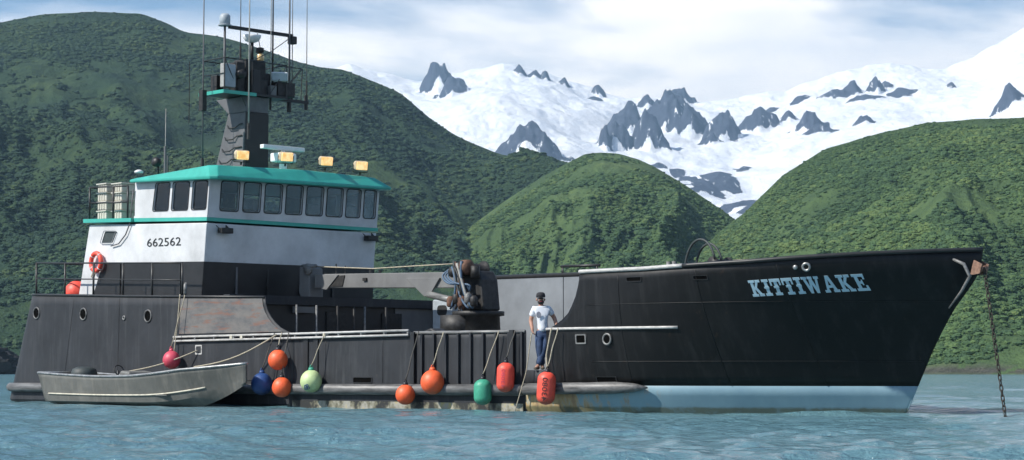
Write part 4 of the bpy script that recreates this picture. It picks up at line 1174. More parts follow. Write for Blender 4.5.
b = MB(); b.box(S(6.7, -0.7, 9.02), S(7.1, -1.35, 9.45)); b.build('winch_box', M['dark_metal'], pf, bevel=0.02)
for k, (u, v, z0, z1, w) in enumerate(((6.2, 0.85, 9.0, 9.55, 0.3), (7.05, 0.15, 9.0, 9.7, 0.26), (6.9, -0.2, 9.0, 9.45, 0.3), (6.35, -0.7, 9.0, 9.75, 0.34), (7.05, -0.5, 9.0, 9.3, 0.22))):
    b = MB(); b.box(S(u - w / 2, v + w / 2, z0 + 0.002), S(u + w / 2, v - w / 2, z1)); b.build('instrument_case', M[('dark_metal', 'black', 'dark_metal', 'black', 'grey_mid')[k]], pf, bevel=0.02)
for k, (u0, v0, z0, u1, v1, z1) in enumerate(((7.15, 1.3, 9.95, 7.0, 0.4, 8.6), (6.1, -0.98, 9.95, 6.6, -0.3, 10.9), (7.15, 0.3, 9.95, 6.65, -1.5, 10.9), (6.68, -1.95, 10.0, 6.6, -0.98, 9.0), (7.15, -0.98, 9.95, 7.2, -0.3, 9.0), (6.6, 0.9, 10.9, 7.15, 1.3, 9.0))):
    b = MB(); b.tube([S(u0, v0, z0), S((u0 + u1) / 2, (v0 + v1) / 2, (z0 + z1) / 2 - 0.06), S(u1, v1, z1)], 0.012, 6); b.build('cable', M['black_rail'], pf)
b = MB(); b.tube([S(7.1, 0.75, 9.5), S(7.3, 0.75, 9.52)], 0.13, 14); b.tube([S(7.0, 0.75, 9.0), S(7.05, 0.75, 9.5)], 0.03, 8); b.build('search_light', M['dark_metal'], pf, True)
# whip aerials
def aerial(u, v, z0, z1, r=0.016, mat='mast_grey', base=True):
    b = MB(); b.tube([S(u, v, z0), S(u, v, (z0 + z1) / 2), S(u, v, z1)], [r, r * 0.8, r * 0.5], 6); o = b.build('whip_aerial', M[mat], ship, True)
    if base:
        b = MB(); b.tube([S(u, v, z0 - 0.02), S(u, v, z0 + 0.45)], r * 1.9, 8); b.build('aerial_mount', M['dark_metal'], o)
aerial(6.6, 1.66, 6.55, 13.0, 0.026)
aerial(7.42, 0.62, 7.6, 13.2, 0.026, 'hose_white')
aerial(6.3, 0.1, 10.05, 13.5, 0.016)
aerial(7.0, -0.50, 8.6, 13.5, 0.018, 'hose_white')
aerial(6.6, -0.88, 9.0, 13.5, 0.030, 'dark_metal')
aerial(6.68, -1.45, 9.0, 13.5, 0.034, 'mast_grey')
aerial(6.68, -1.56, 9.0, 13.5, 0.016)
aerial(6.68, -2.12, 9.2, 13.5, 0.014)
b = MB(); b.box(S(6.52, 1.6, 8.4), S(6.7, 1.75, 9.0)); b.build('aerial_box', M['dark_metal'], pf)
b = MB(); b.tube([S(6.0, 1.72, 8.1), S(6.0, 1.72, 9.9)], 0.012, 6); b.build('hanging_wire', M['dark_metal'], pf)
b = MB(); b.tube([S(5.95, 2.5, 6.5), S(5.95, 2.5, 7.5), S(5.95, 2.5, 8.45)], [0.02, 0.014, 0.008], 6); o = b.build('whip_aerial', M['hose_white'], ship, True)
b = MB(); b.tube([S(5.95, 2.5, 6.5), S(5.95, 2.5, 7.35)], 0.045, 8); b.tube([S(5.85, 2.35, 6.5), S(5.85, 2.35, 7.1)], 0.03, 8); b.build('aerial_mount', M['mast_grey'], o)
b = MB(); b.lathe([(0.05, 0), (0.14, 0.05), (0.14, 0.18), (0.05, 0.22)], 12, (0.3, -0.9, 0.1), S(5.55, 2.45, 6.9)); b.tube([S(5.6, 2.5, 6.5), S(5.6, 2.5, 6.9)], 0.03, 6); b.build('search_light', M['black'], ship, True)
b = MB(); b.lathe([(0.13, 0), (0.13, 0.05), (0.06, 0.09)], 12, (0, 0, 1), S(5.35, 3.0, 6.58)); b.build('vent_cap', M['white_trim'], ship, True)

# ---- boat deck rail
b = MB()
for u, v in ((2.95, 3.1), (4.2, 3.1), (4.95, 3.1), (2.95, 0.8), (2.95, -1.2), (2.95, -3.1)):
    z = zs_(u, 5.12); b.tube([S(u, v, z), S(u, v, z + 0.95)], 0.03, 8)
for h in (0.95, 0.48):
    b.tube([S(2.95, -3.1, zs_(2.95, 5.12) + h), S(2.95, 3.1, zs_(2.95, 5.12) + h), S(4.95, 3.1, zs_(4.95, 5.12) + h)], 0.025, 8)
b.build('boat_deck_rail', M['black_rail'], ship, True)
# stern rail
sr = [(1.1, 4.10), (2.68, 4.03), (4.2, 3.98), (5.72, 3.92), (7.16, 3.87), (8.6, 3.81)]
b = MB()
for h, r in ((0, 0.024), (-0.47, 0.018)):
    b.tube([S(1.1, -3.6, 4.1 + h), S(1.1, 3.6, 4.1 + h)] + [S(u, 3.74, z + h) for u, z in sr], r, 8)
for u, z in sr: b.tube([S(u, 3.74, 2.84), S(u, 3.74, z)], 0.032, 8)
for v in (2.1, 0, -2.1, -3.6): b.tube([S(1.1, v, 2.84), S(1.1, v, 4.1)], 0.03, 8)
b.build('stern_rail', M['black_rail'], ship, True)
b = MB(); b.tube([S(8.75, 3.74, 2.9), S(8.75, 3.74, 3.2), S(8.72, 3.7, 3.24)], 0.05, 8); b.build('bollard', M['pipe'], ship, True)

# ---- break of the poop: bulkhead with doors and stanchions, beam above
b = MB(); b.box(S(10.55, 3.7, 0.86), S(10.62, -3.7, 2.78)); b.build('poop_bulkhead', M['black'], ship)  # black colour stands for the shade on this forward-facing wall
b = MB(); b.box(S(10.5, 3.74, 2.66), S(10.78, -3.74, 2.90)); b.build('poop_beam', M['hull_grey'], ship)
b = MB(); b.box(S(10.63, -2.25, 0.86), S(10.66, -3.68, 2.64)); b.build('bulkhead_panel', M['grey_mid'], ship)
for v in (0.3, -1.75):
    b = MB(); b.box(S(10.625, v, 0.95), S(10.665, v - 0.75, 2.5)); o = b.build('bulkhead_door', M['dark_metal'], ship, bevel=0.01)
    b = MB(); b.box(S(10.67, v - 0.08, 1.6), S(10.70, v - 0.14, 1.85)); b.build('handle', M['steel'], o)
for v in (1.6, 0.9, 0.15, -0.45, -0.85, -1.64):
    b = MB(); b.tube([S(10.95, v, 0.85), S(10.95, v, 2.66)], 0.03, 8); b.build('stanchion', M['pipe'] if v in (1.6, 0.9, -0.85) else M['dark_metal'], ship, True)
b = MB(); b.box(S(10.68, 1.55, 2.45), S(10.75, 0.75, 2.62)); b.build('sign_board', M['grey_mid'], ship)
# quarter inner wall behind the curve
b = MB(); b.box(S(10.7, 3.72, 0.86), S(12.3, 3.69, 2.7)); b.build('quarter_lining', M['black'], ship)

# ---- deck crane
crane = empty('deck_crane', (0, 0, 0)); crane.parent = ship; crane.location = S(16.5, 0, 0.84)
CO = Vector(S(16.5, 0, 0.84))
def cb(mb, name, mat, smooth=False, bevel=0.0):
    mb.v = [tuple(Vector(p) - CO) for p in mb.v]
    return mb.build(name, M[mat], crane, smooth, bevel)
cb(MB().lathe([(0.75, 0.0), (0.75, 0.08), (0.62, 0.1), (0.56, 1.42), (0.68, 1.44), (0.68, 1.55), (0.5, 1.56)], 24, (0, 0, 1), CO), 'pedestal', 'dark_metal', True)
cb(MB().lathe([(0.5, 0.9), (0.5, 1.45)], 18, (0, 0, 1), CO + Vector((-0.35, -0.35, 0))), 'slewing_motor', 'dark_metal', True)
b = MB(); b.prism([S(16.2, 0.34, 2.4), S(17.05, 0.34, 2.4), S(16.95, 0.34, 3.2), S(16.8, 0.34, 3.44), S(16.2, 0.34, 3.44), S(16.1, 0.34, 3.1)], S(0, -0.62, 0)); cb(b, 'king_post', 'dark_metal', bevel=0.05)
b = MB(); b.prism([S(9.95, 0.17, 3.19), S(16.6, 0.17, 3.0), S(16.6, 0.17, 3.42), S(9.95, 0.17, 3.58)], S(0, -0.34, 0)); cb(b, 'boom', 'grey_mid', bevel=0.02)
b = MB(); b.prism([S(9.35, 0.26, 3.1), S(9.55, 0.26, 2.72), S(9.85, 0.26, 2.78), S(9.82, 0.26, 3.75), S(9.6, 0.26, 3.86), S(9.38, 0.26, 3.8)], S(0, -0.5, 0)); cb(b, 'boom_head', 'grey_mid', bevel=0.03)
b = MB(); b.tube([S(9.5, 0.3, 2.62), S(9.9, 0.3, 2.62)], 0.07, 8); b.box(S(9.55, 0.2, 2.5), S(9.75, 0.0, 2.75)); cb(b, 'boom_hook', 'grey_mid', bevel=0.02)
b = MB(); b.lathe([(0.16, -0.05), (0.16, 0.05)], 14, (0, 1, 0), S(9.85, 0.32, 3.72)); b.tube([S(9.6, 0.32, 3.82), S(10.2, 0.32, 3.8)], 0.05, 8); cb(b, 'sheave', 'pipe', True)
b = MB(); b.prism([S(10.35, 0.172, 3.55), S(11.05, 0.172, 3.52), S(10.55, 0.172, 3.12), S(10.3, 0.172, 3.15)], S(0, 0.05, 0)); cb(b, 'boom_gusset', 'grey_mid', bevel=0.01)
b = MB(); b.prism([S(11.05, 0.173, 3.5), S(11.3, 0.173, 3.5), S(11.2, 0.173, 3.2), S(10.7, 0.173, 3.2)], S(0, 0.02, 0)); cb(b, 'boom_gusset', 'dark_metal')
b = MB(); b.prism([S(13.9, 0.172, 3.34), S(15.25, 0.172, 3.30), S(14.85, 0.172, 2.84), S(14.65, 0.172, 2.82)], S(0, 0.06, 0)); cb(b, 'boom_gusset', 'grey_mid', bevel=0.01)
b = MB(); b.tube([S(14.8, 0.22, 2.88), S(16.2, 0.3, 2.62)], 0.09, 10); cb(b, 'lift_ram', 'pipe', True)
b = MB(); b.box(S(12.1, 0.174, 3.40), S(12.25, 0.22, 3.32)); b.tube([S(12.3, 0.1, 3.53), S(12.3, 0.1, 3.62)], 0.04, 6); b.tube([S(12.7, 0.1, 3.52), S(12.7, 0.1, 3.6)], 0.04, 6); cb(b, 'boom_lug', 'dark_metal')
b = MB(); b.tube([S(11.1, 0, 3.5), S(11.1, 0, 3.78)], 0.02, 6); b.tube([S(10.7, 0, 3.5), S(10.7, 0, 3.85)], 0.02, 6); cb(b, 'wire_guide', 'dark_metal')
b = MB(); b.lathe([(0.22, -0.4), (0.22, -0.36), (0.14, -0.35), (0.14, 0.35), (0.22, 0.36), (0.22, 0.4)], 16, (0, 1, 0), S(16.4, 0.1, 3.50)); cb(b, 'winch', 'dark_metal', True)
b = MB(); b.lathe([(0.12, 0), (0.2, 0.05), (0.2, 0.25), (0.1, 0.3)], 12, (1, 0, 0), S(16.45, 0.52, 3.52)); cb(b, 'winch_motor', 'rusty', True)
b = MB(); b.lathe([(0.09, 0), (0.15, 0.03), (0.15, 0.2), (0.07, 0.25)], 12, (1, 0, 0), S(16.0, 0.5, 3.42)); b.lathe([(0.12, 0), (0.12, 0.3)], 10, (0, 0, 1), S(16.85, 0.45, 3.25)); cb(b, 'valve_block', 'dark_metal', True)
rs = random.Random(3)
for k in range(9):
    a0 = S(16.0 + rs.random() * 0.7, 0.55 + rs.random() * 0.15, 3.45 + rs.random() * 0.25); a1 = S(15.95 + rs.random() * 1.0, 0.6 + rs.random() * 0.2, 3.0 - rs.random() * 0.3); a2 = S(16.1 + rs.random() * 1.0, 0.55 + rs.random() * 0.1, 2.45)
    pts = []
    for t in np.linspace(0, 1, 12):
        pts.append(Vector(a0) * (1 - t) ** 2 + Vector(a1) * 2 * t * (1 - t) + Vector(a2) * t * t)
    cb(MB().tube(pts, 0.03 if k < 6 else 0.036, 7), 'hydraulic_hose', ('hose_blue', 'hose_dark', 'hose_dark', 'hose_blue', 'dark_metal', 'rusty', 'hose_white', 'hose_blue', 'rusty')[k], True)
for k in range(3):
    cb(MB().tube(curve([S(15.95 + 0.1 * k, 0.5, 3.5), S(15.8 + 0.1 * k, 0.62, 3.32), S(16.1 + 0.12 * k, 0.7, 3.12), S(16.6 + 0.1 * k, 0.62, 3.05), S(16.75, 0.55, 2.9)]), 0.028, 7), 'hydraulic_hose', 'hose_blue', True)
for k in range(5):
    u = 16.1 + 0.22 * k
    b = MB(); b.lathe([(0.06, 0), (0.1, 0.03), (0.1, 0.22), (0.05, 0.28)], 10, (0, 0, 1), S(u, 0.62, 2.5 + 0.08 * (k % 2))); cb(b, 'hydraulic_fitting', ('rusty', 'dark_metal', 'rusty', 'pipe', 'dark_metal')[k], True)
b = MB(); b.tube([S(9.9, 0.1, 3.80), S(12.4, 0.1, 3.65), S(14.2, 0.1, 3.66), S(16.3, 0.1, 3.66)], 0.016, 6); cb(b, 'lift_wire', 'rope', True)
# control cabinet beside the crane
b = MB(); b.box(S(13.45, -1.15, 0.86), S(14.25, -1.75, 2.80)); o = b.build('control_cabinet', M['cabinet'], ship, bevel=0.04)
b = MB(); b.add(*(lambda h: ([S(13.85 + p[0], -1.145, 2.5 + p[1]) for p in h], [tuple(range(len(h)))]))(rounded([(-0.2, -0.14), (0.2, -0.14), (0.2, 0.14), (-0.2, 0.14)], 0.12, 5))); b.build('cabinet_window', M['rubber'], o)
b = MB(); b.tube([S(14.5, -1.2, 0.86), S(14.5, -1.2, 2.7)], 0.05, 8); b.build('riser_pipe', M['dark_metal'], ship, True)
b = MB(); b.tube([S(14.75, -0.9, 0.86), S(14.75, -0.9, 2.4)], 0.06, 8); b.build('riser_pipe', M['hose_blue'], ship, True)
# canvas heap on the low bulwark by the crane
b = MB(); b.prism([S(18.15, 3.5, 1.3), S(18.2, 3.5, 1.80), S(18.5, 3.5, 1.88), S(18.8, 3.5, 1.76), S(18.8, 3.5, 1.3)], S(0, -0.4, 0)); b.build('hatch_cover', M['dark_metal'], ship, bevel=0.04)


# ------------------------------------------------------------------ aluminium skiff alongside
def build_skiff():
    # own frame: x forward, y to port, origin at the stern on the waterline
    Ls = 8.2; HBm = 0.82
    o0 = SW(4.75, 4.92, 0)
    sk = empty('skiff', o0, SHIP_YAW + R(0.8))
    tag(sk, 'open dented aluminium work skiff tied alongside the black stern quarter', 'boat')
    def half(x, k):   # half breadth at fraction k of the height (0 chine, 1 gunwale)
        t = x / Ls
        g = HBm * (1 - max(0, (t - 0.45) / 0.55) ** 2.1)
        c = HBm * 0.86 * (1 - max(0, (t - 0.35) / 0.58) ** 1.7) if t < 0.93 else 0
        return max(c + (g - c) * k, 0.015)
    def gz(x): t = x / Ls; return 0.80 - 0.10 * math.sin(math.pi * min(t / 0.75, 1)) + 0.24 * max(0, (t - 0.5) / 0.5) ** 1.6
    def cz(x): t = x / Ls; return 0.02 + 0.55 * max(0, (t - 0.55) / 0.45) ** 2.0
    xs = [Ls * i / 36 for i in range(37)]
    rows = 7; vs = []; fs = []
    for x in xs:
        sec = [(0.0, -0.22 + 0.75 * max(0, (x / Ls - 0.6) / 0.4) ** 2)]
        for j in range(rows):
            k = j / (rows - 1)
            sec.append((half(x, k), cz(x) + (gz(x) - cz(x)) * k))
        full = [(-y, z) for y, z in reversed(sec[1:])] + sec
        xr = lambda z: x + (0.0 if x > 1.5 else -0.28 * z * (1 - x / 1.5))
        for y, z in full: vs.append((xr(z), y, z))
    m = 2 * rows + 1
    for i in range(len(xs) - 1):
        for j in range(m - 1): fs.append((i * m + j, (i + 1) * m + j, (i + 1) * m + j + 1, i * m + j + 1))
    h = mk('hull', vs, fs, M['aluminium'], sk, smooth=True, fix=True)
    s = h.modifiers.new('plate', 'SOLIDIFY'); s.thickness = 0.02; s.offset = 0
    h.data.set_sharp_from_angle(angle=R(30))
    # transom
    sec = [vs[j] for j in range(m)]
    mk('transom', [(p[0] - 0.004, p[1], p[2]) for p in sec], [tuple(range(m))], M['aluminium'], sk)
    # gunwale tube and spray rails
    for sgn in (1, -1):
        b = MB(); b.tube([(x + (0 if x > 1.5 else -0.28 * gz(x) * (1 - x / 1.5)), sgn * half(x, 1), gz(x)) for x in xs], 0.034, 8); b.build('gunwale', M['cream'] if 0 else M['steel'], sk, True)
        b = MB(); b.tube([(x, sgn * (half(x, 0.26) + 0.02), cz(x) + (gz(x) - cz(x)) * 0.26) for x in xs[1:31]], 0.022, 6); b.build('spray_rail', M['cream'], sk, True)
    b = MB(); b.tube([(-0.28 * 0.8, -HBm, 0.8), (-0.28 * 0.8, HBm, 0.8)], 0.036, 8); b.build('gunwale', M['steel'], sk, True)
    for x in np.arange(0.5, 4.2, 0.55):
        for sgn in (-1,):
            b = MB(); b.box((x, -sgn * (half(x, 0.2) - 0.14), cz(x) + 0.1), (x + 0.04, -sgn * (half(x, 0.2) - 0.09), gz(x) - 0.03)); b.build('inner_rib', M['alu_in'], sk)
    for x in (1.7, 4.0, 6.0):
        w = half(x + 0.3, 0.3) - 0.08
        b = MB(); b.box((x, -w, 0.44), (x + 0.3, w, 0.48)); b.build('thwart', M['alu_in'], sk)
    b = MB(); b.box((0.15, -0.6, 0.2), (5.6, 0.6, 0.22)); b.build('floor', M['alu_in'], sk)
    # engine box and gear
    b = MB(); b.lathe([(0.36, 0), (0.37, 0.30), (0.33, 0.42), (0.2, 0.48), (0.05, 0.49)], 18, (0, 0, 1), (1.0, -0.1, 0.48)); b.build('engine_cover', M['hose_dark'], sk, True)
    b = MB(); b.box((0.5, -0.5, 0.22), (1.5, 0.4, 0.5)); b.build('engine_bed', M['alu_in'], sk, bevel=0.03)
    b = MB(); b.tube([(2.9, -0.3, 0.5), (2.95, -0.3, 0.86)], 0.03, 8); b.torus((2.98, -0.3, 0.86), (1, 0, 0.4), 0.15, 0.016, 16, 6); b.build('steering_wheel', M['black'], sk, True)
    b = MB(); b.prism([(3.2, -0.55, 0.48), (3.9, -0.55, 0.48), (3.8, -0.55, 0.82), (3.4, -0.55, 0.86)], (0, 0.8, 0)); b.build('console', M['alu_in'], sk, bevel=0.05)
    b = MB(); b.box((5.8, -0.27, 0.64), (6.7, 0.27, 0.67)); b.build('bow_deck', M['alu_in'], sk)
    b = MB(); b.tube([(7.3, 0, 0.6), (7.3, 0, 0.98)], 0.04, 8); b.tube([(7.3, -0.12, 0.93), (7.3, 0.12, 0.93)], 0.025, 6); b.build('bow_bitt', M['steel'], sk, True)
    return sk
build_skiff()

# ------------------------------------------------------------------ fenders
def buoy(name, label, u, v, z, r, mat, hook, hl=None, tilt=0.0, neck='b_blackneck', rope='rope', group=None):
    """an inflatable fender; hl = half length for the long sausage kind"""
    c = SW(u, v, z)
    o = empty(name, c, SHIP_YAW)
    o.rotation_euler = (0, R(tilt), SHIP_YAW)
    tag(o, label, 'buoy')
    prof = []
    if hl is None:
        for i in range(1, 20):
            t = math.pi * i / 20
            rr = r * math.sin(t); h = -r * math.cos(t)
            if h > 0: h *= 1.08
            prof.append((rr, h))
        top = r * 1.08
    else:
        cyl = hl - r * 0.85
        for i in range(1, 10): t = math.pi / 2 * i / 10; prof.append((r * math.sin(t), -cyl - r * 0.85 * math.cos(t)))
        prof += [(r, -cyl), (r * 1.01, 0), (r, cyl)]
        for i in range(1, 10): t = math.pi / 2 * i / 10; prof.append((r * math.cos(t), cyl + r * 0.85 * math.sin(t)))
        top = hl
    b = MB(); b.lathe(prof, 28); bd = b.build('body', mat, o, True)
    b = MB(); b.lathe([(r * 0.30, top - 0.03), (r * 0.26, top + 0.02), (r * 0.2, top + 0.055), (r * 0.1, top + 0.06)], 14)
    b.torus((0, 0, top + 0.075), (1, 0, 0), 0.035, 0.014, 12, 6); b.build('neck', M[neck], o, True)
    # lanyard up to the rail, in the buoy's own frame
    e = o.matrix_basis.inverted() if False else None
    Mx = Matrix.Translation(c) @ Matrix.Rotation(SHIP_YAW, 4, 'Z') @ Matrix.Rotation(R(tilt), 4, 'Y')
    h = Mx.inverted() @ SW(*hook); a = Vector((0, 0, top + 0.1))
    pts = [a.lerp(h, t) + Vector((0.012 * math.sin(t * 9), 0, -0.02 * math.sin(math.pi * t))) for t in np.linspace(0, 1, 9)]
    b = MB(); b.tube(pts, 0.014, 6); b.build('lanyard', M[rope], o, True)
    return o, bd

BV = 4.12
buoy('round_buoy', 'faded pink round buoy hanging just above the skiff gunwale', 8.68, BV, 1.14, 0.24, M['b_pink'], (8.95, 3.9, 2.92), neck='b_pink', tilt=-4)
buoy('round_buoy', 'orange round buoy hung directly above another orange one', 13.37, BV, 1.12, 0.255, M['b_orange'], (13.25, 3.92, 1.83))
buoy('round_buoy', 'deep blue round buoy hanging by the skiff bow', 12.70, BV, 0.50, 0.28, M['b_blue'], (12.95, 3.92, 1.83), neck='b_blue', rope='rope_dark')
buoy('round_buoy', 'orange round buoy hung below another orange one', 13.56, BV + 0.02, 0.42, 0.25, M['b_orange'], (13.55, 3.93, 1.83), rope='rope_dark')
g, gb = buoy('round_buoy', 'pale green round buoy with a small blue mark', 14.72, BV, 0.58, 0.275, M['b_green'], (15.0, 3.92, 1.80), neck='b_teal')
buoy('round_buoy', 'orange round buoy almost touching the water, larger orange one beside it', 18.30, BV, 0.27, 0.235, M['b_orange'], (18.55, 3.93, 1.80), rope='rope_dark')
buoy('round_buoy', 'large plain orange buoy in front of the ribbed bulwark', 19.26, BV, 0.57, 0.28, M['b_orange'], (19.42, 3.92, 1.76), neck='b_orange')
buoy('long_buoy', 'sea green sausage buoy hanging low beside the ribbed bulwark', 20.98, BV, 0.36, 0.205, M['b_teal'], (21.3, 3.92, 1.76), hl=0.30)
r1, r1b = buoy('long_buoy', 'coral red sausage buoy with faint lettering on the ribbed bulwark', 21.73, BV, 0.70, 0.20, M['b_red'], (21.83, 3.92, 1.76), hl=0.34, tilt=3, rope='rope_dark')
r2, r2b = buoy('long_buoy', 'coral red sausage buoy numbered 43080 under the boarding gap', 23.03, BV, 0.46, 0.205, M['b_red'], (23.2, 3.92, 1.80), hl=0.37, tilt=5)

def wrap_text(parent, txt, size, r, mat, facing, zoff=0.0, len_=0.5):
    vs, fs = text_mesh(txt, size)
    mx = max(v[0] for v in vs)
    out = []
    for x, y, _ in vs:
        a = facing + y / r        # text runs upward, letters lie on their side
        h = x / mx * len_ / 2 + zoff
        out.append(((r + 0.004) * math.cos(a), (r + 0.004) * math.sin(a), h))
    o = mk('lettering', out, fs, mat, parent)
    return o
# direction of starboard in the buoy's frame is -y; the letters face there, turned a little forward
wrap_text(r2, '43080', 0.165, 0.208, M['number'], R(-58), -0.01, 0.52)
wrap_text(r1, '43080', 0.13, 0.203, M['b_pink'], R(-62), -0.02, 0.42)
# blue mark on the pale green buoy: a ring of short curved strokes
b = MB()
for (a0, z0) in ((-74, -0.12), (-62, -0.10), (-68, -0.17), (-56, -0.16), (-80, -0.17)):
    pts = []
    for t in np.linspace(0, 2 * math.pi, 9):
        a = R(a0) + 0.13 * math.cos(t); z = z0 + 0.03 * math.sin(t)
        rr = math.sqrt(0.275 ** 2 - z * z) + 0.002
        pts.append((rr * math.cos(a), rr * math.sin(a), z))
    b.tube(pts, 0.009, 5, cap=False)
b.build('blue_mark', M['b_mark'], g, True)

# orange buoy on the poop deck, life ring on the house
def deck_buoy():
    o = empty('round_buoy', SW(2.0, 2.9, 2.84), SHIP_YAW); tag(o, 'red orange round buoy stowed behind the stern rail', 'buoy')
    b = MB(); b.lathe([(0.36 * math.sin(math.pi * i / 18), 0.36 - 0.36 * math.cos(math.pi * i / 18)) for i in range(1, 18)], 24); b.build('body', M['b_red'], o, True)
    b = MB(); b.lathe([(0.1, 0.70), (0.08, 0.78), (0.03, 0.79)], 12); b.build('neck', M['b_blackneck'], o, True)
deck_buoy()
def life_ring():
    o = empty('life_ring', SW(3.55, 3.24, 3.72), SHIP_YAW); tag(o, 'orange life ring with white bands hung on the house side', 'life ring')
    b = MB(); b.torus((0, 0, 0.33), (0, 1, 0), 0.26, 0.07, 28, 10); b.build('ring', M['b_red'], o, True)
    for k in range(4):
        a = math.pi / 4 + k * math.pi / 2
        b = MB(); d = Vector((math.cos(a), 0, math.sin(a))); tdir = Vector((-math.sin(a), 0, math.cos(a)))
        b.torus(Vector((0, 0, 0.33)) + d * 0.26, tdir, 0.068, 0.014, 12, 6); b.build('band', M['white_trim'], o, True)
    b = MB(); b.tube([(-0.1, -0.02, 0.1), (-0.16, -0.05, -0.1), (-0.05, -0.05, -0.16), (0.02, -0.03, 0.0), (-0.02, 0, 0.1)], 0.02, 6); b.build('grab_line', M['rope'], o, True)
life_ring()

# stacked fish totes on the boat deck
def tote(u, v, k, label):
    z = zs_(u, 5.12) + 0.002 + 0.27 * k
    o = empty('fish_tote', SW(u, v, z), SHIP_YAW); tag(o, label, 'crate', 'fish totes stacked on the boat deck')
    b = MB(); b.prism([(-0.24, -0.34, 0.0), (0.24, -0.34, 0.0), (0.24, 0.34, 0.0), (-0.24, 0.34, 0.0)], (0, 0, 0.225)); b.build('tub', M['tote'], o, bevel=0.03)
    b = MB(); b.box((-0.275, -0.38, 0.226), (0.275, 0.38, 0.265)); b.build('rim', M['tote'], o, bevel=0.012)
    for x in (-0.12, 0.0, 0.12):
        b = MB(); b.box((x - 0.012, -0.36, 0.02), (x + 0.012, -0.342, 0.22)); b.build('rib', M['tote'], o)
LV = ['bottom', 'second from bottom', 'third from bottom', 'topmost']
for k in range(4): tote(3.28, 2.55, k, 'cream fish tote, %s of the stack at the aft rail corner' % LV[k])
for k in range(4): tote(4.0, 2.5, k, 'cream fish tote, %s of the stack beside the grey board' % LV[k])
o = empty('deck_board', SW(4.75, 1.9, zs_(4.75, 5.125)), SHIP_YAW); tag(o, 'grey weathered board standing behind the fish totes', 'board')
MB().box((-0.45, -0.03, 0), (0.55, 0.03, 0.95)).build('board', M['grey_sheet'], o, bevel=0.01)
MB().box((0.1, -0.2, 0.1), (0.4, -0.05, 0.45)).build('fuel_can', M['rusty'], o, bevel=0.03)

# ------------------------------------------------------------------ mooring ropes
def rope(label, pts, r=0.018, mat='rope', sag=0.0):
    P = [SW(*p) for p in pts]
    out = []
    for i in range(len(P) - 1):
        for t in np.linspace(0, 1, 10)[:-1]:
            p = P[i].lerp(P[i + 1], t); p.z -= sag * math.sin(math.pi * t); out.append(p)
    out.append(P[-1])
    o = MB().tube(out, r, 6).build('mooring_rope', M[mat], None, True)
    return tag(o, label, 'rope')
rope('pale rope sagging from the skiff bow up to the rail', [(10.6, 4.75, 0.95), (13.15, 4.0, 1.78)], 0.02, 'rope', 0.16)
rope('pale rope from the skiff to the fairlead on the black quarter', [(7.6, 4.9, 0.82), (9.5, 3.86, 1.40)], 0.018, 'rope', 0.08)
rope('yellowish rope hanging in a loop from the stern rail', [(8.62, 3.82, 2.95), (8.58, 3.86, 2.2), (8.5, 3.9, 1.45), (8.46, 3.9, 1.30)], 0.02, 'rope', 0.0)
rope('thin rope down from the boarding gap into the water', [(22.35, 3.9, 1.70), (22.25, 3.98, 0.8), (21.95, 4.05, -0.1)], 0.012, 'rope', 0.0)
rope('rope looped beside the standing man', [(22.98, 3.9, 1.80), (22.85, 3.93, 1.2), (22.9, 3.96, 0.85)], 0.02, 'rope', 0.0)

# ------------------------------------------------------------------ anchor chain
def chain():
    A = SW(31.76, 0.02, 2.92); Bq = SW(32.22, 0.0, -0.35)
    o = empty('anchor_chain', A); tag(o, 'rusty anchor chain hanging from the bow roller into the water', 'chain')
    d = Bq - A; n = int(d.length / 0.105); dr = d.normalized()
    q = dr.to_track_quat('Z', 'Y')
    # one stud-like oval link
    b = MB(); pts = []
    for i in range(20):
        t = 2 * math.pi * i / 20
        pts.append((0.032 * math.cos(t), 0, 0.032 * math.sin(t) + (0.035 if math.sin(t) > 0 else -0.035)))
    m = 6; vs = []; fs = []
    for i, p in enumerate(pts):
        p = Vector(p); tdir = (Vector(pts[(i + 1) % 20]) - Vector(pts[i - 1])).normalized(); nn = Vector((0, 1, 0)); bb = tdir.cross(nn)
        for j in range(m):
            a = 2 * math.pi * j / m; vs.append(p + nn * 0.013 * math.cos(a) + bb * 0.013 * math.sin(a))
    for i in range(20):
        for j in range(m): fs.append((i * m + j, i * m + (j + 1) % m, ((i + 1) % 20) * m + (j + 1) % m, ((i + 1) % 20) * m + j))
    first = mk('link', vs, fs, M['chain'], o, smooth=True, fix=True)
    for i in range(n + 1):
        l = first if i == 0 else first.copy()
        if i: col.objects.link(l)
        l.parent = o
        l.location = d * (i / n)
        l.rotation_mode = 'QUATERNION'
        l.rotation_quaternion = q @ Matrix.Rotation(R(90 * (i % 2) + 8 * math.sin(i)), 4, 'Z').to_quaternion()
chain()

# ------------------------------------------------------------------ the man in the boarding gap
def skin_body(name, joints, bones, mat, parent, root=0, sub=2):
    me = bpy.data.meshes.new(name)
    me.from_pydata([j[0] for j in joints], bones, [])
    me.materials.append(mat)
    o = bpy.data.objects.new(name, me); col.objects.link(o)
    sk = o.modifiers.new('skin', 'SKIN'); sk.use_smooth_shade = True
    for i, j in enumerate(joints):
        sv = me.skin_vertices[0].data[i]; rr = j[1]
        sv.radius = rr if isinstance(rr, tuple) else (rr, rr)
        sv.use_root = (i == root)
    ss = o.modifiers.new('sub', 'SUBSURF'); ss.levels = sub; ss.render_levels = sub
    o.parent = parent
    return o

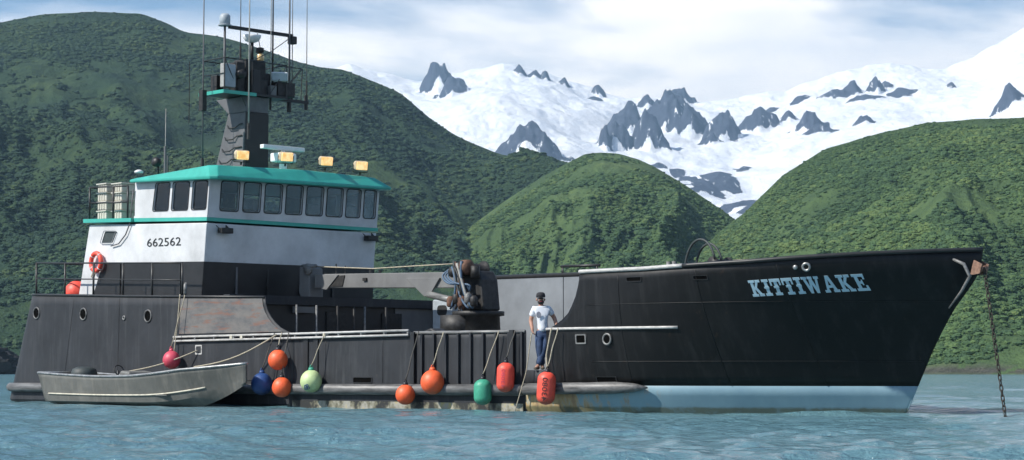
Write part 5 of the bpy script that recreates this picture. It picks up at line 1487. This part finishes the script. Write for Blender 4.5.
M['skin'] = simple('sunburnt_skin', (0.42, 0.22, 0.15), 0.55, var=0.12, scale=20)
M['shirt'] = simple('white_cotton', (0.68, 0.70, 0.74), 0.85, var=0.06, scale=12, bmp=0.3)
M['shirt_print'] = simple('grey_shirt_print', (0.22, 0.23, 0.27), 0.85, var=0.3, scale=30)
M['jeans'] = simple('blue_denim', (0.032, 0.058, 0.12), 0.85, var=0.45, scale=9, bmp=0.3)
M['cap'] = simple('dark_cap_cloth', (0.02, 0.02, 0.024), 0.85)
M['shoe'] = simple('brown_leather', (0.09, 0.065, 0.045), 0.6)
M['hair'] = simple('dark_hair', (0.03, 0.022, 0.018), 0.7)

def man():
    o = empty('person', SW(22.42, 3.62, 0.862), R(4))
    tag(o, 'man in white t-shirt, jeans and dark cap leaning on the bulwark', 'person')
    # x to the picture's right, y away from the viewer, z up
    J = [((0.02, 0.02, 0.93), (0.10, 0.07)),        # 0 pelvis
         ((0.0, 0.02, 1.12), (0.11, 0.075)),         # 1 waist
         ((-0.02, 0.01, 1.30), (0.145, 0.09)),       # 2 chest
         ((-0.03, 0.01, 1.43), (0.075, 0.06)),       # 3 neck base
         ((-0.035, -0.005, 1.50), (0.055, 0.055)),   # 4 neck
         ((-0.04, -0.025, 1.60), (0.078, 0.092)),    # 5 head
         ((-0.04, -0.02, 1.70), (0.066, 0.078)),     # 6 crown
         ((-0.19, 0.01, 1.385), 0.062), ((-0.265, 0.04, 1.13), 0.052), ((-0.235, -0.06, 0.93), 0.040),       # 7-9 right arm
         ((0.15, 0.02, 1.385), 0.062), ((0.285, 0.07, 1.17), 0.052), ((0.325, -0.03, 0.99), 0.040),          # 10-12 left arm
         ((-0.07, 0.02, 0.86), 0.09), ((-0.075, -0.04, 0.49), 0.062), ((0.0, 0.03, 0.10), 0.042), ((0.0, -0.09, 0.045), 0.04),   # 13-16
         ((0.10, 0.02, 0.86), 0.09), ((0.035, -0.02, 0.48), 0.062), ((-0.10, -0.03, 0.10), 0.042), ((-0.17, -0.15, 0.045), 0.04), # 17-20
         ((-0.045, -0.105, 1.595), 0.018), ((-0.045, -0.128, 1.585), 0.012)]    # 21-22 nose
    B = [(0, 1), (1, 2), (2, 3), (3, 4), (4, 5), (5, 6), (2, 7), (7, 8), (8, 9), (2, 10), (10, 11), (11, 12),
         (0, 13), (13, 14), (14, 15), (15, 16), (0, 17), (17, 18), (18, 19), (19, 20), (5, 21), (21, 22)]
    # hands: palm, four bent fingers, thumb from the side of the palm
    def hand(wrist, d, side, curl):
        w = Vector(J[wrist][0]); d = Vector(d).normalized(); sd = Vector(side).normalized(); cl = Vector(curl).normalized()
        p = len(J); J.append((tuple(w + d * 0.055), (0.036, 0.02))); B.append((wrist, p))
        for i, (off, ln) in enumerate(((-0.03, 0.060), (-0.01, 0.072), (0.01, 0.068), (0.03, 0.052))):
            a = w + d * 0.09 + sd * off; k = len(J)
            J.append((tuple(a), 0.010)); J.append((tuple(a + (d * 0.7 + cl * 0.7).normalized() * ln * 0.55), 0.009)); J.append((tuple(a + (d * 0.7 + cl * 0.7).normalized() * ln * 0.55 + (d * 0.1 + cl).normalized() * ln * 0.45), 0.008))
            B.append((p, k)); B.append((k, k + 1)); B.append((k + 1, k + 2))
        k = len(J); a = w + d * 0.045 - sd * 0.04
        J.append((tuple(a), 0.012)); J.append((tuple(a - sd * 0.02 + d * 0.035 + cl * 0.02), 0.010)); B.append((p, k)); B.append((k, k + 1))
    hand(9, (0.15, -0.25, -1), (0, -1, 0.2), (1, 0.2, -0.2))
    hand(12, (0.15, -0.6, -0.55), (1, 0.2, 0), (0, -0.6, -0.8))
    skin_body('body', J, B, M['skin'], o)
    # shirt: trunk with short sleeves, loose over the belt
    SJ = [((0.02, 0.02, 0.84), (0.165, 0.135)), ((0.01, 0.02, 0.98), (0.168, 0.135)), ((0.0, 0.02, 1.10), (0.160, 0.122)), ((-0.02, 0.01, 1.30), (0.188, 0.132)), ((-0.03, 0.01, 1.42), (0.10, 0.078)),
          ((-0.19, 0.01, 1.39), 0.084), ((-0.245, 0.032, 1.20), 0.074), ((0.15, 0.02, 1.39), 0.084), ((0.235, 0.052, 1.24), 0.074)]
    skin_body('t_shirt', SJ, [(0, 1), (1, 2), (2, 3), (3, 4), (3, 5), (5, 6), (3, 7), (7, 8)], M['shirt'], o)
    b = MB(); b.add([(-0.10 + 0.055 * math.cos(t), -0.150, 1.25 + 0.075 * math.sin(t)) for t in np.linspace(0, 2 * math.pi, 12)[:-1]], [tuple(range(11))]); b.build('shirt_print', M['shirt_print'], o)
    PJ = [((0.02, 0.02, 0.95), (0.145, 0.11)), ((0.02, 0.02, 0.88), (0.155, 0.12)), ((-0.07, 0.02, 0.78), 0.118), ((-0.075, -0.04, 0.49), 0.098), ((0.0, 0.03, 0.10), 0.082),
          ((0.10, 0.02, 0.78), 0.118), ((0.035, -0.02, 0.48), 0.098), ((-0.10, -0.03, 0.10), 0.082)]
    skin_body('jeans', PJ, [(0, 1), (1, 2), (2, 3), (3, 4), (1, 5), (5, 6), (6, 7)], M['jeans'], o, 1)
    for pts in ([((0.0, 0.06, 0.055), (0.048, 0.05)), ((0.0, -0.05, 0.05), (0.052, 0.045)), ((0.0, -0.15, 0.035), (0.044, 0.03))],
                [((-0.09, 0.01, 0.055), (0.048, 0.05)), ((-0.14, -0.09, 0.05), (0.052, 0.045)), ((-0.19, -0.18, 0.035), (0.044, 0.03))]):
        skin_body('shoe', pts, [(0, 1), (1, 2)], M['shoe'], o)
    # cap with brim, beard and sunglasses
    b = MB(); c = (-0.04, -0.015, 1.655)
    b.lathe([(0.105, 0.0), (0.107, 0.03), (0.098, 0.075), (0.07, 0.105), (0.02, 0.115)], 18, (0, 0.1, 1), c)
    b.prism([(c[0] - 0.085, c[1] - 0.06, 1.655), (c[0] + 0.075, c[1] - 0.06, 1.655), (c[0] + 0.06, c[1] - 0.175, 1.64), (c[0] - 0.07, c[1] - 0.175, 1.64)], (0, 0, 0.014)); b.build('cap', M['cap'], o, True)
    b = MB(); b.box((-0.105, -0.128, 1.605), (-0.052, -0.112, 1.632)); b.box((-0.038, -0.128, 1.605), (0.015, -0.112, 1.632)); b.box((-0.055, -0.126, 1.622), (-0.035, -0.116, 1.63))
    b.tube([(-0.11, -0.115, 1.622), (-0.128, -0.02, 1.622)], 0.005, 5); b.tube([(0.02, -0.115, 1.622), (0.045, -0.02, 1.622)], 0.005, 5); b.build('sunglasses', M['black'], o)
    b = MB(); b.lathe([(0.02, -0.06), (0.055, -0.045), (0.075, -0.01), (0.078, 0.02)], 16, (0, 0.2, 1), (-0.04, -0.042, 1.545)); b.build('beard', M['hair'], o, True)
    for x in (-0.128, 0.046):
        b = MB(); b.lathe([(0.008, -0.03), (0.018, -0.02), (0.02, 0.01), (0.012, 0.03)], 8, (0, 0, 1), (x, -0.01, 1.60)); b.build('ear', M['skin'], o, True)
    b = MB(); b.box((-0.082, -0.118, 1.552), (0.0, -0.112, 1.560)); b.build('mouth', M['b_pink'], o)
man()

# ------------------------------------------------------------------ dark shore rock beyond the stern
def shore_rock():
    m = simple('shaded_dark_rock', (0.022, 0.021, 0.020), 0.85, var=0.5, scale=0.6, bmp=0.8)  # shadow over the outcrop is painted into its dark base colour
    bm = bmesh.new(); bmesh.ops.create_icosphere(bm, subdivisions=5, radius=1.0)
    for v in bm.verts:
        p = v.co
        n = fbm(np.array([p.x * 2.2 + 5 + p.z]), np.array([p.y * 2.2 + 9 + p.z * 1.7]), 5, 3, 0.6, True)[0]
        v.co = Vector((p.x * 26, p.y * 16, p.z * 13)) * (0.55 + 0.65 * n)
    me = bpy.data.meshes.new('shore_rock'); bm.to_mesh(me); bm.free(); me.materials.append(m)
    o = bpy.data.objects.new('shore_rock', me); col.objects.link(o)
    o.location = (-192, 700, -1.5)
    tag(o, 'dark jagged shore rock standing in the water past the stern', 'rock')
shore_rock()



# ------------------------------------------------------------------ air
def haze():
    m = bpy.data.materials.new('pale_air'); m.use_nodes = True
    nt = m.node_tree; nt.nodes.clear()
    o = nt.nodes.new('ShaderNodeOutputMaterial'); v = nt.nodes.new('ShaderNodeVolumePrincipled')
    v.inputs['Color'].default_value = (0.48, 0.75, 1.0, 1)
    v.inputs['Density'].default_value = 6.0e-5
    v.inputs['Anisotropy'].default_value = 0.2
    link(nt, v.outputs[0], o.inputs['Volume'])
    b = MB(); b.box((-32000, -32000, -6), (32000, 32000, 1760))
    h = b.build('haze', m)
    tag(h, kind='stuff')
haze()
